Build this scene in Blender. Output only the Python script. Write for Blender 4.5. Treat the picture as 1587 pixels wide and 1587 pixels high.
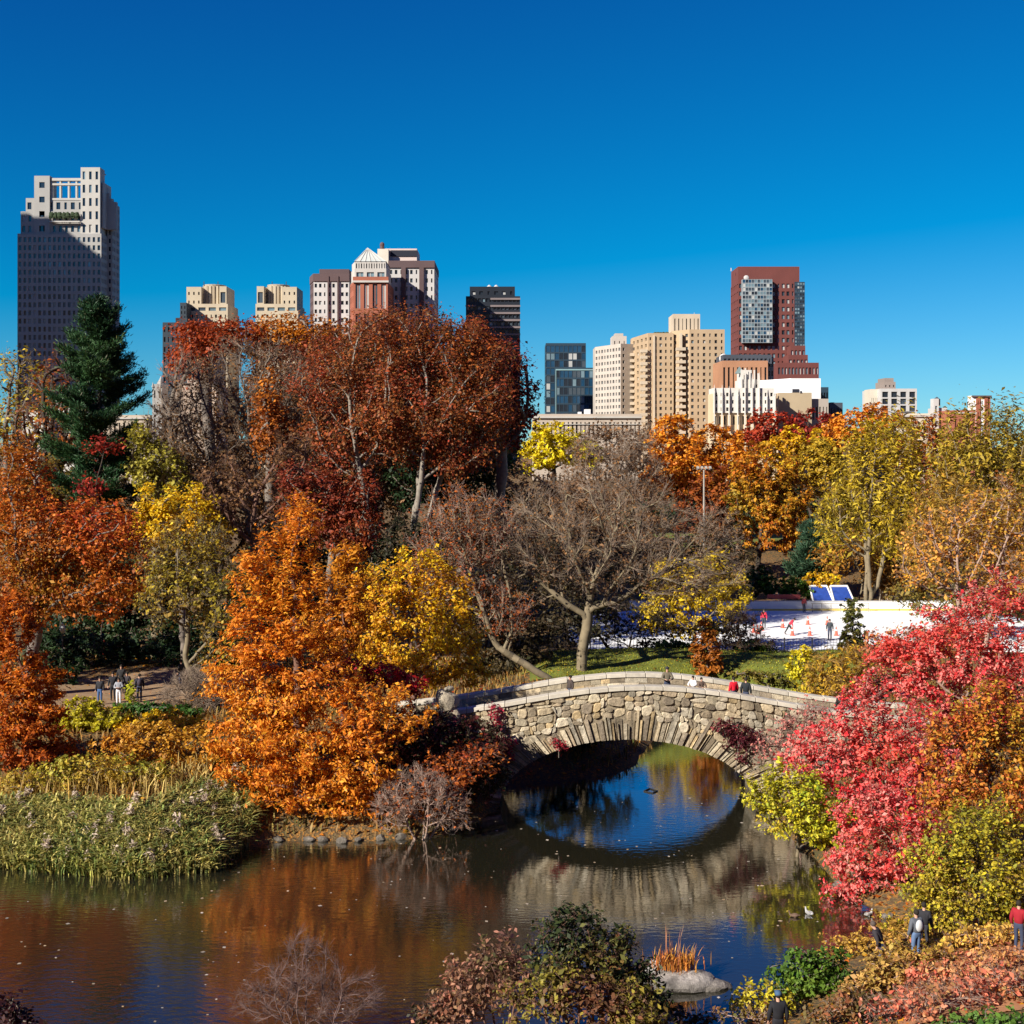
import bpy, bmesh, math, random
import numpy as np
from mathutils import Vector, Matrix
R = math.radians
SC = bpy.context.scene
for o in list(bpy.data.objects): bpy.data.objects.remove(o)

# ------------------------------------------------------------------ camera, sky, sun, exposure
CAM_Z = 19.0; F = 2000.0; W = 1587.0; HOR = 690.0
SUN_AZ, SUN_EL = 50.0, 30.0          # degrees left of straight behind the camera, height
cam = bpy.data.cameras.new('camera'); camo = bpy.data.objects.new('camera', cam)
SC.collection.objects.link(camo); SC.camera = camo
camo.location = (0, 0, CAM_Z); camo.rotation_euler = (R(90), 0, 0)
cam.sensor_width = 36; cam.lens = 36 * F / W; cam.shift_y = -(W / 2 - HOR) / W
cam.clip_start = 0.5; cam.clip_end = 20000
wd = bpy.data.worlds.new('World'); SC.world = wd; wd.use_nodes = True
nt = wd.node_tree; nt.nodes.clear()
sky = nt.nodes.new('ShaderNodeTexSky'); sky.sky_type = 'NISHITA'; sky.sun_disc = False
sky.sun_elevation = R(SUN_EL); sky.sun_rotation = R(180 + SUN_AZ)
sky.air_density = 1.0; sky.dust_density = 0.0; sky.ozone_density = 4.0; sky.altitude = 1500
ma = nt.nodes.new('ShaderNodeVectorMath'); ma.operation = 'MULTIPLY_ADD'           # the deep polarised blue of the clear November sky
ma.inputs[1].default_value = (.68, 1.02, 1.19); ma.inputs[2].default_value = (-1.7, -.8, .0)
hs = nt.nodes.new('ShaderNodeVectorMath'); hs.operation = 'MAXIMUM'; hs.inputs[1].default_value = (.02, .05, .1)
bg = nt.nodes.new('ShaderNodeBackground'); bg.inputs['Strength'].default_value = 0.05
wo = nt.nodes.new('ShaderNodeOutputWorld')
nt.links.new(sky.outputs[0], ma.inputs[0]); nt.links.new(ma.outputs[0], hs.inputs[0]); nt.links.new(hs.outputs[0], bg.inputs[0]); nt.links.new(bg.outputs[0], wo.inputs[0])
sl = bpy.data.lights.new('sun', 'SUN'); sl.energy = 5.0; sl.angle = R(0.5); sl.color = (1.0, 0.93, 0.82)
so = bpy.data.objects.new('sun', sl); SC.collection.objects.link(so)
SUN = Vector((-math.sin(R(SUN_AZ)) * math.cos(R(SUN_EL)), -math.cos(R(SUN_AZ)) * math.cos(R(SUN_EL)), math.sin(R(SUN_EL))))
so.rotation_euler = SUN.to_track_quat('Z', 'Y').to_euler(); so.location = (0, 0, 300)
SC.view_settings.view_transform = 'Standard'; SC.view_settings.look = 'None'
SC.view_settings.exposure = 0.72; SC.view_settings.gamma = 1.0
SC.render.engine = 'CYCLES'; SC.render.resolution_x = 1024; SC.render.resolution_y = 1024
SC.cycles.max_bounces = 5; SC.cycles.diffuse_bounces = 2; SC.cycles.glossy_bounces = 3
SC.cycles.transparent_max_bounces = 6; SC.cycles.transmission_bounces = 2
SC.cycles.caustics_reflective = False; SC.cycles.caustics_refractive = False

# ------------------------------------------------------------------ helpers
def X(px, Y): return (px - W / 2) / F * Y
def Z(py, Y): return CAM_Z + (HOR - py) / F * Y
def P(px, py, Y): return np.array([X(px, Y), Y, Z(py, Y)])
_seed = [11]
def rng():
    _seed[0] += 1
    return np.random.default_rng(_seed[0])

def tag(o, label=None, cat=None, group=None, kind=None):
    if label: o['label'] = label
    if cat: o['category'] = cat
    if group: o['group'] = group
    if kind: o['kind'] = kind
    return o
def link(o, parent=None):
    SC.collection.objects.link(o)
    if parent is not None: o.parent = parent
    return o
def empty(name, loc=(0, 0, 0), rz=0):
    o = bpy.data.objects.new(name, None); link(o); o.location = loc; o.rotation_euler = (0, 0, rz); o.empty_display_size = .2
    return o
def quads_mesh(name, V, Q, mat, parent=None, col=None, smooth=False, shift=None):
    """V (n,3), Q (m,4) or (m,3) int arrays -> one mesh object"""
    V = np.asarray(V, np.float32); Q = np.asarray(Q, np.int32); k = Q.shape[1]
    if shift is not None: V = V - np.asarray(shift, np.float32)
    me = bpy.data.meshes.new(name)
    me.vertices.add(len(V)); me.vertices.foreach_set('co', V.ravel())
    me.loops.add(Q.size); me.loops.foreach_set('vertex_index', Q.ravel())
    me.polygons.add(len(Q)); me.polygons.foreach_set('loop_start', np.arange(0, Q.size, k, dtype=np.int32))
    me.polygons.foreach_set('loop_total', np.full(len(Q), k, np.int32))
    if smooth: me.polygons.foreach_set('use_smooth', np.ones(len(Q), bool))
    if col is not None:
        a = me.color_attributes.new('tone', 'FLOAT_COLOR', 'POINT')
        c = np.ones((len(V), 4), np.float32); c[:, :3] = np.clip(col, 0, 1); a.data.foreach_set('color', c.ravel())
    me.update(calc_edges=True)
    if mat: me.materials.append(mat)
    return link(bpy.data.objects.new(name, me), parent)

class MB:
    """collects faces of one mesh"""
    def __init__(s): s.v = []; s.f = []; s.c = []; s.cc = None
    def face(s, pts, c=None):
        n = len(s.v); s.v += [tuple(p) for p in pts]; s.f.append(tuple(range(n, n + len(pts))))
        s.c += [c or (1, 1, 1)] * len(pts)
    def box(s, x0, x1, y0, y1, z0, z1, c=None):
        n = len(s.v)
        s.v += [(x0,y0,z0),(x1,y0,z0),(x1,y1,z0),(x0,y1,z0),(x0,y0,z1),(x1,y0,z1),(x1,y1,z1),(x0,y1,z1)]
        s.f += [tuple(n+i for i in q) for q in ((0,3,2,1),(4,5,6,7),(0,1,5,4),(1,2,6,5),(2,3,7,6),(3,0,4,7))]
        s.c += [c or (1, 1, 1)] * 8
    def prism(s, pts, z0, z1, c=None, cap=True):
        n = len(s.v); k = len(pts)
        s.v += [(p[0], p[1], z0) for p in pts] + [(p[0], p[1], z1) for p in pts]
        s.f += [(n+i, n+(i+1)%k, n+k+(i+1)%k, n+k+i) for i in range(k)]
        if cap: s.f += [tuple(n+k+i for i in range(k)), tuple(n+k-1-i for i in range(k))]
        s.c += [c or (1, 1, 1)] * 2 * k
    def hexa(s, pts8, c=None):
        n = len(s.v); s.v += [tuple(p) for p in pts8]
        s.f += [tuple(n+i for i in q) for q in ((0,3,2,1),(4,5,6,7),(0,1,5,4),(1,2,6,5),(2,3,7,6),(3,0,4,7))]
        s.c += [c or (1, 1, 1)] * 8
    def tube(s, a, b, r0, r1, n=6, c=None):
        a = Vector(a); b = Vector(b); d = (b - a).normalized()
        u = d.orthogonal().normalized(); w = d.cross(u); k = len(s.v)
        for p, r in ((a, r0), (b, r1)):
            for i in range(n):
                t = 2 * math.pi * i / n; s.v.append(tuple(p + u * (r * math.cos(t)) + w * (r * math.sin(t))))
        s.f += [(k+i, k+(i+1)%n, k+n+(i+1)%n, k+n+i) for i in range(n)] + [tuple(k+n-1-i for i in range(n)), tuple(k+n+i for i in range(n))]
        s.c += [c or (1, 1, 1)] * 2 * n
    def ball(s, c0, rx, ry, rz, n=10, m=7, c=None, jit=0, seed=0):
        rn = random.Random(seed); k = len(s.v)
        for j in range(m + 1):
            th = math.pi * j / m
            for i in range(n):
                ph = 2 * math.pi * i / n; q = 1 + (rn.uniform(-jit, jit) if 0 < j < m else 0)
                s.v.append((c0[0]+rx*q*math.sin(th)*math.cos(ph), c0[1]+ry*q*math.sin(th)*math.sin(ph), c0[2]+rz*q*math.cos(th)))
        for j in range(m):
            for i in range(n): s.f.append((k+j*n+i, k+(j+1)*n+i, k+(j+1)*n+(i+1)%n, k+j*n+(i+1)%n))
        s.c += [c or (1, 1, 1)] * n * (m + 1)
    def build(s, name, mat, parent=None, smooth=False, col=False, shift=None, bevel=0):
        me = bpy.data.meshes.new(name)
        v = s.v if shift is None else [(a-shift[0], b-shift[1], c-shift[2]) for a, b, c in s.v]
        me.from_pydata(v, [], s.f)
        if col:
            a = me.color_attributes.new('tone', 'FLOAT_COLOR', 'POINT')
            a.data.foreach_set('color', np.array([tuple(c) + (1,) for c in s.c], np.float32).ravel())
        if smooth: me.polygons.foreach_set('use_smooth', [True] * len(me.polygons))
        me.update()
        if mat: me.materials.append(mat)
        o = link(bpy.data.objects.new(name, me), parent)
        if bevel:
            b = o.modifiers.new('bevel', 'BEVEL'); b.width = bevel; b.segments = 1; b.limit_method = 'ANGLE'
        return o

# ------------------------------------------------------------------ materials
def mat(name):
    m = bpy.data.materials.new(name); m.use_nodes = True; n = m.node_tree; n.nodes.clear()
    out = n.nodes.new('ShaderNodeOutputMaterial'); b = n.nodes.new('ShaderNodeBsdfPrincipled')
    n.links.new(b.outputs[0], out.inputs[0]); return m, n, b, out
def plain(name, col, rough=.7, metal=0, var=.12, scale=1.5, spec=.4):
    """colour broken up by two noises (dirt, weather)"""
    m, n, b, out = mat(name)
    tc = n.nodes.new('ShaderNodeTexCoord'); no = n.nodes.new('ShaderNodeTexNoise'); no.inputs['Scale'].default_value = scale; no.inputs['Detail'].default_value = 5
    n.links.new(tc.outputs['Object'], no.inputs['Vector'])
    mx = n.nodes.new('ShaderNodeMix'); mx.data_type = 'RGBA'
    mx.inputs[6].default_value = (*[c * (1 - var * 1.6) for c in col], 1); mx.inputs[7].default_value = (*[min(1, c * (1 + var * 1.6)) for c in col], 1)
    n.links.new(no.outputs[0], mx.inputs[0]); n.links.new(mx.outputs[2], b.inputs['Base Color'])
    b.inputs['Roughness'].default_value = rough; b.inputs['Metallic'].default_value = metal; b.inputs['Specular IOR Level'].default_value = spec
    return m
def leafmat(name, trans=.35):
    m, n, b, out = mat(name)
    a = n.nodes.new('ShaderNodeAttribute'); a.attribute_name = 'tone'
    n.links.new(a.outputs['Color'], b.inputs['Base Color']); b.inputs['Roughness'].default_value = .55; b.inputs['Specular IOR Level'].default_value = .3
    t = n.nodes.new('ShaderNodeBsdfTranslucent'); n.links.new(a.outputs['Color'], t.inputs[0])
    mx = n.nodes.new('ShaderNodeMixShader'); mx.inputs[0].default_value = trans
    n.links.new(b.outputs[0], mx.inputs[1]); n.links.new(t.outputs[0], mx.inputs[2]); n.links.new(mx.outputs[0], out.inputs[0])
    return m
def tonemat(name, rough=.85, nscale=6, bump=.3, var=.35, wet=False):
    """uses the colour each stone/piece carries, plus fine weathering and bump"""
    m, n, b, out = mat(name)
    a = n.nodes.new('ShaderNodeAttribute'); a.attribute_name = 'tone'
    tc = n.nodes.new('ShaderNodeTexCoord'); no = n.nodes.new('ShaderNodeTexNoise'); no.inputs['Scale'].default_value = nscale; no.inputs['Detail'].default_value = 8; no.inputs['Roughness'].default_value = .7
    n.links.new(tc.outputs['Object'], no.inputs['Vector'])
    cr = n.nodes.new('ShaderNodeMapRange'); cr.inputs[1].default_value = .3; cr.inputs[2].default_value = .7; cr.inputs[3].default_value = 1 - var; cr.inputs[4].default_value = 1 + var * .6
    n.links.new(no.outputs[0], cr.inputs[0])
    mx = n.nodes.new('ShaderNodeVectorMath'); mx.operation = 'SCALE'
    n.links.new(a.outputs['Color'], mx.inputs[0]); n.links.new(cr.outputs[0], mx.inputs['Scale']); n.links.new(mx.outputs[0], b.inputs['Base Color'])
    if wet:      # damp streaks and moss, and the dark tide mark just above the water
        ge = n.nodes.new('ShaderNodeNewGeometry'); sp = n.nodes.new('ShaderNodeSeparateXYZ'); n.links.new(ge.outputs['Position'], sp.inputs[0])
        mp = n.nodes.new('ShaderNodeMapping'); mp.inputs['Scale'].default_value = (1.1, 1.1, .35); n.links.new(ge.outputs['Position'], mp.inputs[0])
        n2 = n.nodes.new('ShaderNodeTexNoise'); n2.inputs['Scale'].default_value = 1.0; n2.inputs['Detail'].default_value = 6; n.links.new(mp.outputs[0], n2.inputs['Vector'])
        ad = n.nodes.new('ShaderNodeMath'); ad.operation = 'MULTIPLY_ADD'; ad.inputs[1].default_value = -.9; n.links.new(n2.outputs[0], ad.inputs[0]); n.links.new(sp.outputs[2], ad.inputs[2])
        tm = n.nodes.new('ShaderNodeMapRange'); tm.inputs[1].default_value = -.3; tm.inputs[2].default_value = .15; tm.inputs[3].default_value = .35; tm.inputs[4].default_value = 1; n.links.new(ad.outputs[0], tm.inputs[0])
        st_ = n.nodes.new('ShaderNodeMapRange'); st_.inputs[1].default_value = .56; st_.inputs[2].default_value = .72; st_.inputs[3].default_value = 1; st_.inputs[4].default_value = .5; n.links.new(n2.outputs[0], st_.inputs[0])
        mu = n.nodes.new('ShaderNodeMath'); mu.operation = 'MULTIPLY'; n.links.new(tm.outputs[0], mu.inputs[0]); n.links.new(st_.outputs[0], mu.inputs[1])
        m2 = n.nodes.new('ShaderNodeVectorMath'); m2.operation = 'SCALE'; n.links.new(mx.outputs[0], m2.inputs[0]); n.links.new(mu.outputs[0], m2.inputs['Scale']); n.links.new(m2.outputs[0], b.inputs['Base Color'])
    bp = n.nodes.new('ShaderNodeBump'); bp.inputs['Strength'].default_value = bump; bp.inputs['Distance'].default_value = .08
    n.links.new(no.outputs[0], bp.inputs['Height']); n.links.new(bp.outputs[0], b.inputs['Normal'])
    b.inputs['Roughness'].default_value = rough; b.inputs['Specular IOR Level'].default_value = .2
    return m
LEAF = leafmat('leaf'); NEEDLE = leafmat('needle', .15); REED = leafmat('reed_blade', .25)
STONE = tonemat('fieldstone', bump=1.0, nscale=4.5, var=.5, wet=True); CAPS = tonemat('cap_stone', nscale=3, var=.2, bump=.2)
BARK = {'grey': plain('grey_bark', (.17, .14, .115), .9, var=.35, scale=3), 'dark': plain('dark_bark', (.06, .045, .035), .9, var=.3, scale=3),
        'pale': plain('pale_bark', (.23, .20, .165), .9, var=.3, scale=3), 'rust': plain('reddish_bark', (.16, .085, .06), .9, var=.3, scale=3),
        'mauve': plain('mauve_twigs', (.28, .21, .155), .9, var=.3, scale=3), 'olive': plain('mossy_bark', (.20, .16, .10), .9, var=.35, scale=2),
        'plum': plain('plum_twigs', (.17, .105, .09), .9, var=.3, scale=3), 'pink': plain('pinkish_twigs', (.34, .235, .185), .9, var=.3, scale=3), 'gold': plain('golden_twigs', (.36, .22, .07), .9, var=.3, scale=2)}

# ------------------------------------------------------------------ terrain
WP = np.array([(X(p, 38000/(y-690)), 38000/(y-690)) for p, y in
    [(-500,1335),(-200,1340),(0,1345),(200,1362),(330,1350),(372,1312),(450,1303),(560,1305),(640,1300),(700,1290),(750,1268),(775,1248)]]
  + [(-.6,68),(-.6,72.4),(2.5,73.2),(5.5,74.3),(7.2,76.2),(7.9,79),(9,83),(10.2,87.5),(14,89),(19,88),(19.5,81),(15.5,75),(13.1,72.4),(13.1,68)]
  + [(X(p, 38000/(y-690)), 38000/(y-690)) for p, y in
    [(1180,1245),(1215,1285),(1262,1335),(1310,1385),(1370,1420),(1400,1440),(1385,1462),(1320,1476),(1265,1500),(1215,1535),(1150,1590),(1080,1650),(900,1690),(600,1680),(300,1660),(-50,1640),(-700,1610)]])
def sdf(x, y):
    """signed distance to the pond's shore, negative in the water"""
    x = np.asarray(x, float); y = np.asarray(y, float)
    d = np.full(x.shape, 1e9); ins = np.zeros(x.shape, bool)
    a = WP; b = np.roll(WP, -1, 0)
    for (x0, y0), (x1, y1) in zip(a, b):
        ex, ey = x1-x0, y1-y0; t = np.clip(((x-x0)*ex+(y-y0)*ey)/(ex*ex+ey*ey+1e-9), 0, 1)
        d = np.minimum(d, np.hypot(x-x0-t*ex, y-y0-t*ey))
        c = ((y0 > y) != (y1 > y)) & (x < (x1-x0)*(y-y0)/((y1-y0) if y1 != y0 else 1e-9)+x0)
        ins ^= c
    return np.where(ins, -d, d)
def sst(a, b, x): t = np.clip((x-a)/(b-a), 0, 1); return t*t*(3-2*t)
def H(x, y):
    x = np.asarray(x, float); y = np.asarray(y, float); d = sdf(x, y)
    land = .05 + 2.9*(1-np.exp(-np.maximum(d, 0)/5.5))
    w = sst(80, 90, y)*sst(-2, 3, x)*(1-sst(30, 40, x)); steep = .05+3.8*(1-np.exp(-np.maximum(d, 0)/1.6)); land = land*(1-w)+steep*w
    lft = np.exp(-((x+8)/7.)**2 - ((y-70.5)/5.)**2)*1.6; rgt = np.exp(-((x-21)/6.)**2 - ((y-71)/6.)**2)*1.6
    land = land + (lft+rgt)*sst(0.2, 3, d)
    land += .18*np.sin(x*.35+1)*np.cos(y*.3)*sst(1, 6, d)
    rk = sst(95, 102, y); land = land*(1-rk)+2.0*rk                                  # down to the rink
    up = sst(140, 172, y)*4.2 + sst(172, 320, y)*3; land = land+up
    hill = 16.9-.462*y; land = np.where(hill > land, hill, land)
    s = sst(28, 42, x)*(1-sst(85, 100, y))*sst(38, 48, y)*3; land = land+s
    sl_ = sst(15, 60, -x)*sst(62, 90, y)*(1-sst(95, 102, y))*.6; land += sl_
    return np.where(d < 0, -.12-np.minimum(-d*.35, 1.6), land)
def h1(x, y): return float(H(np.array([x]), np.array([y]))[0])
def grid_mesh(name, xs, ys, hf, m):
    gx, gy = np.meshgrid(xs, ys); gz = hf(gx, gy); V = np.stack([gx, gy, gz], -1).reshape(-1, 3)
    nx = len(xs); i = (np.arange(len(ys)-1)[:, None]*nx+np.arange(nx-1)[None]).ravel()
    return quads_mesh(name, V, np.stack([i, i+1, i+nx+1, i+nx], 1), m, smooth=True)
# ------------------------------------------------------------------ plants
def colonize(root, top, A, step, rn, up=.15, mom=.45, jit=.12, maxn=7000, kill=1.6):
    """grow a skeleton from root via top towards the attractor points A; returns nodes, parent index"""
    root = np.array(root, float); top = np.array(top, float); L = np.linalg.norm(top-root); k = max(2, int(L/step))
    t = np.linspace(0, 1, k+1)[:, None]; N = root+(top-root)*t
    N[1:-1, :2] += rn.normal(0, step*.12, (k-1, 2))
    N = list(N); par = [-1]+list(range(k)); A = A.copy(); nn = np.array(N)
    D = np.linalg.norm(A[:, None]-nn[None], axis=2); near = D.argmin(1); dist = D.min(1); kd = {}
    for it in range(140):
        if len(A) == 0 or len(N) > maxn: break
        dv = (A-np.array(N)[near]); dv /= np.linalg.norm(dv, axis=1)[:, None]+1e-9
        u, inv = np.unique(near, return_inverse=True); S = np.zeros((len(u), 3)); np.add.at(S, inv, dv)
        S /= np.linalg.norm(S, axis=1)[:, None]+1e-9
        new = []; npn = []
        for q, j in enumerate(u):
            if kd.get(j, 0) >= 3: continue
            pd = N[j]-N[par[j]] if par[j] >= 0 else np.array([0, 0, step]); pd = pd/(np.linalg.norm(pd)+1e-9)
            d = S[q]+mom*pd+np.array([0, 0, up])+rn.normal(0, jit, 3); d /= np.linalg.norm(d)+1e-9
            p = N[j]+d*step; kd[j] = kd.get(j, 0)+1; new.append(p); npn.append(j)
        if not new: break
        base = len(N); N += new; par += npn; nw = np.array(new)
        dd = np.linalg.norm(A[:, None]-nw[None], axis=2); mi = dd.argmin(1); md = dd[np.arange(len(A)), mi]
        b = md < dist; near = np.where(b, base+mi, near); dist = np.where(b, md, dist)
        stuck = np.array([kd.get(j, 0) >= 3 for j in near]) & (rn.random(len(A)) < .5)
        keep = (dist > kill*step) & ~stuck; A = A[keep]; near = near[keep]; dist = dist[keep]
    return np.array(N), np.array(par)
def radii(N, par, r0, tip=.012, e=2.05):
    r = np.zeros(len(N)); w = np.zeros(len(N)); hasc = np.zeros(len(N), bool); hasc[par[par >= 0]] = True
    w[~hasc] = 1
    for i in range(len(N)-1, 0, -1): w[par[i]] += w[i]
    r = tip+(r0-tip)*(w/w[0])**(1/e)
    return r, w, ~hasc
def seg_tubes(p0, p1, r0, r1, n=4):
    d = p1-p0; L = np.linalg.norm(d, axis=1)[:, None]+1e-9; d = d/L
    a = np.where(np.abs(d[:, 2:3]) < .9, [[0, 0, 1.]], [[1., 0, 0]]); u = np.cross(d, a); u /= np.linalg.norm(u, axis=1)[:, None]+1e-9; w = np.cross(d, u)
    ang = 2*np.pi*np.arange(n)/n; cs = np.cos(ang)[None, :, None]; sn = np.sin(ang)[None, :, None]; ring = u[:, None]*cs+w[:, None]*sn
    e = np.minimum(r0, L[:, 0]*.3)[:, None]*d*.5
    V = np.concatenate([(p0-e)[:, None]+ring*r0[:, None, None], (p1+e*.6)[:, None]+ring*r1[:, None, None]], 1)
    m = len(p0); b = (np.arange(m)*2*n)[:, None]; i = np.arange(n)[None]; j = (i+1) % n
    Q = np.stack([b+i, b+j, b+n+j, b+n+i], -1).reshape(-1, 4)
    return V.reshape(-1, 3), Q
def cat(parts):
    V = []; Q = []; o = 0
    for v, q in parts: V.append(v); Q.append(q+o); o += len(v)
    return np.concatenate(V), np.concatenate(Q)
def leaf_quads(C, s, rn, outward=None, elong=1.7, flat=.5, up=.3):
    n = len(C); nr = rn.normal(0, 1, (n, 3)); nr /= np.linalg.norm(nr, axis=1)[:, None]
    nr[:, 2] = np.abs(nr[:, 2])*1.0+up
    if outward is not None: nr += outward*flat
    nr /= np.linalg.norm(nr, axis=1)[:, None]
    a = rn.normal(0, 1, (n, 3)); u = np.cross(nr, a); u /= np.linalg.norm(u, axis=1)[:, None]+1e-9; v = np.cross(nr, u)
    s = s*np.clip(np.exp(rn.normal(-.06, .36, n)), .4, 1.9); su = (s*.5*elong)[:, None]; sv = (s*.5)[:, None]
    bend = nr*su*.25
    V = np.stack([C-u*su-bend, C-v*sv+u*su*.1, C+u*su-bend, C+v*sv+u*su*.1], 1).reshape(-1, 3)
    return V, np.arange(4*n).reshape(n, 4)
def tones(C, pal, rn, scale=1.2, jitter=.22):
    """leaf colours: each twig's leaves lean to one colour of the palette, single leaves vary"""
    pal = np.array(pal); ph = rn.uniform(0, 6.28, 12); f = C/scale
    n = (np.sin(f[:, 0]*1.1+ph[0]+1.3*np.sin(f[:, 2]*.9+ph[1]))+np.sin(f[:, 1]*1.3+ph[2]+np.sin(f[:, 0]*1.7+ph[3]))+np.sin(f[:, 2]*1.5+ph[4]+np.sin(f[:, 1]*1.1+ph[5])))/6+.5
    n = np.clip(n*.9+.05+rn.normal(0, .16, len(C)), 0, .9999)*(len(pal)-1); i = n.astype(int); t = (n-i)[:, None]
    c = pal[i]*(1-t)+pal[i+1]*t
    dry = rn.random((len(C), 1)) < .035; c = np.where(dry, c*.45+np.array([.07, .045, .02]), c)          # some leaves already brown and dry
    return c*(1+rn.normal(0, jitter, (len(C), 1)).clip(-.5, .7))
def lobe_points(lobes, Y, n, rn, shell=.45, dep=.85, dy=0):
    """random points in ellipsoids given as (px, py, rx, ry) at distance Y (each with real depth)"""
    w = np.array([l[2]*l[3]*(l[2]+l[3]) for l in lobes], float)**.8; w /= w.sum(); out = []; nor = []
    for l, k in zip(lobes, rn.multinomial(n, w)):
        d = rn.normal(0, 1, (k, 3)); d /= np.linalg.norm(d, axis=1)[:, None]+1e-9
        r = rn.random(k)**(1/3.); r = np.where(rn.random(k) < shell, .75+.25*rn.random(k), r)
        lump = 1+.16*np.sin(d[:, 0]*5+l[0])*np.sin(d[:, 2]*6+l[1])+.1*np.sin(d[:, 0]*11+d[:, 1]*9+l[1])
        k0 = Y/F; rx, rz = l[2]*k0, l[3]*k0; ryy = (l[4]*k0 if len(l) > 4 else dep*(rx+rz)/2); off = l[5] if len(l) > 5 else 0
        c = P(l[0], l[1], Y)+np.array([0, dy+off, 0]); out.append(c+d*(r*lump)[:, None]*np.array([rx, ryy, rz])); nor.append(d)
    return np.concatenate(out), np.concatenate(nor)
LEAFCOUNT = [0]
def tree(name, label, px, Y, lobes, pal, cat_='tree', group=None, leaf=3.0, cover=2.2, nat=None, bark='grey', fork=.3, r0=None, twigs=0, twl=.9,
         up=.15, mom=.45, lean=(0, 0), clump=.55, elong=1.7, tone=1.5, shell=.45, base=None, twr=None, dep=.85, vert=0, stems=1, matl=None, droop=0, barkt=None):
    rn = rng(); leaf = leaf*.70; cover = cover*1.45; k0 = Y/F
    bx = X(px, Y); bz = h1(bx, Y) if base is None else base
    area = sum(math.pi*l[2]*l[3] for l in lobes)*.645**2*.8
    hgt = max(Z(l[1]-l[3], Y) for l in lobes)-bz; wid = (max(l[0]+l[2] for l in lobes)-min(l[0]-l[2] for l in lobes))*k0
    nat = nat or int(min(2400, max(120, area/22.)))
    A, AN = lobe_points(lobes, Y, nat, rn, shell, dep)
    if Z(min(l[1]-l[3] for l in lobes), Y)-bz < 4: A[:, 2] = np.maximum(A[:, 2], H(A[:, 0], A[:, 1])+.08+rn.random(len(A))*.5)     # low plants follow the ground
    else: A = A[A[:, 2] > bz+.15]
    vol = max(hgt, wid); step = max(.16, vol/34.)
    root = np.array([bx, Y, bz-.3]); low = min(Z(l[1]+l[3], Y) for l in lobes)
    e = empty(name, (bx, Y, bz)); tag(e, label, cat_, group)
    parts_t = []; allN = []; thin = []; allr = []
    groups = [A] if stems == 1 else [A[rn.permutation(len(A))[i::stems]] for i in range(stems)]
    if stems > 1:
        ang = np.arctan2(A[:, 1]-Y, A[:, 0]-bx)+rn.normal(0, .3, len(A)); q = np.quantile(ang, np.linspace(0, 1, stems+1)); q[-1] += 1
        groups = [A[(ang >= q[i]) & (ang < q[i+1])] for i in range(stems)]
    r0 = r0 or max(.04, hgt*.018)
    P0 = []; P1 = []; R0 = []; R1 = []; tipsP = []; tipsD = []
    for gi, G in enumerate(groups):
        if len(G) < 3: continue
        rt = root+(np.array([rn.normal(0, .12*stems*r0*6), rn.normal(0, .12*stems*r0*6), 0]) if stems > 1 else 0)
        m = G.mean(0); topz = bz+max(.3, fork*hgt)
        tp = np.array([bx+lean[0]+(m[0]-bx)*(.25 if stems == 1 else .35), Y+lean[1]+(m[1]-Y)*.25, topz])
        N, par = colonize(rt, tp, G, step, rn, up=up, mom=mom)
        r, w, tip = radii(N, par, r0/(stems**.5), tip=(twr or .003+Y*.00009))
        i = np.arange(1, len(N)); P0.append(N[par[i]]); P1.append(N[i]); R0.append(r[par[i]] if False else np.minimum(r[par[i]], r[i]*1.35)); R1.append(r[i])
        th = w < w[0]*.02+6; allN.append(N[th]); allr.append(r[th])
        sel = np.where(th & (par >= 0))[0]; d = N[sel]-N[par[sel]]; d /= np.linalg.norm(d, axis=1)[:, None]+1e-9; tipsP.append(N[sel]); tipsD.append(d)
    P0 = np.concatenate(P0); P1 = np.concatenate(P1); R0 = np.concatenate(R0); R1 = np.concatenate(R1)
    big = R1 > r0*.22
    sh = (bx, Y, bz)
    V, Q = cat([seg_tubes(P0[big], P1[big], R0[big], R1[big], 8)]+([seg_tubes(P0[~big], P1[~big], R0[~big], R1[~big], 4)] if (~big).any() else []))
    quads_mesh('trunk', V, Q, BARK[barkt or bark], e, smooth=True, shift=sh)
    tp_ = np.concatenate(tipsP); td = np.concatenate(tipsD)
    if twigs:
        n = int(len(tp_)*twigs); ii = rn.integers(0, len(tp_), n); s = tp_[ii]; d = td[ii]+rn.normal(0, .42, (n, 3))+np.array([0, 0, .15-droop]); d /= np.linalg.norm(d, axis=1)[:, None]
        L = (rn.uniform(.35, 1, n)*twl)[:, None]; tr = (twr or .003+Y*.00009)
        mid = s+d*L*.5; d2 = d+rn.normal(0, .25, (n, 3))+np.array([0, 0, .12-droop*1.5]); d2 /= np.linalg.norm(d2, axis=1)[:, None]; en = mid+d2*L*.5
        d3 = d+rn.normal(0, .55, (n, 3)); d3 /= np.linalg.norm(d3, axis=1)[:, None]; en2 = mid+d3*L*.4
        q = np.full(n, tr)
        V, Q = cat([seg_tubes(s, mid, q, q*.8, 3), seg_tubes(mid, en, q*.8, q*.45, 3), seg_tubes(mid, en2, q*.7, q*.4, 3)])
        quads_mesh('twigs', V, Q, BARK[bark], e, shift=sh)
        tp_ = np.concatenate([tp_, mid, en])
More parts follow.
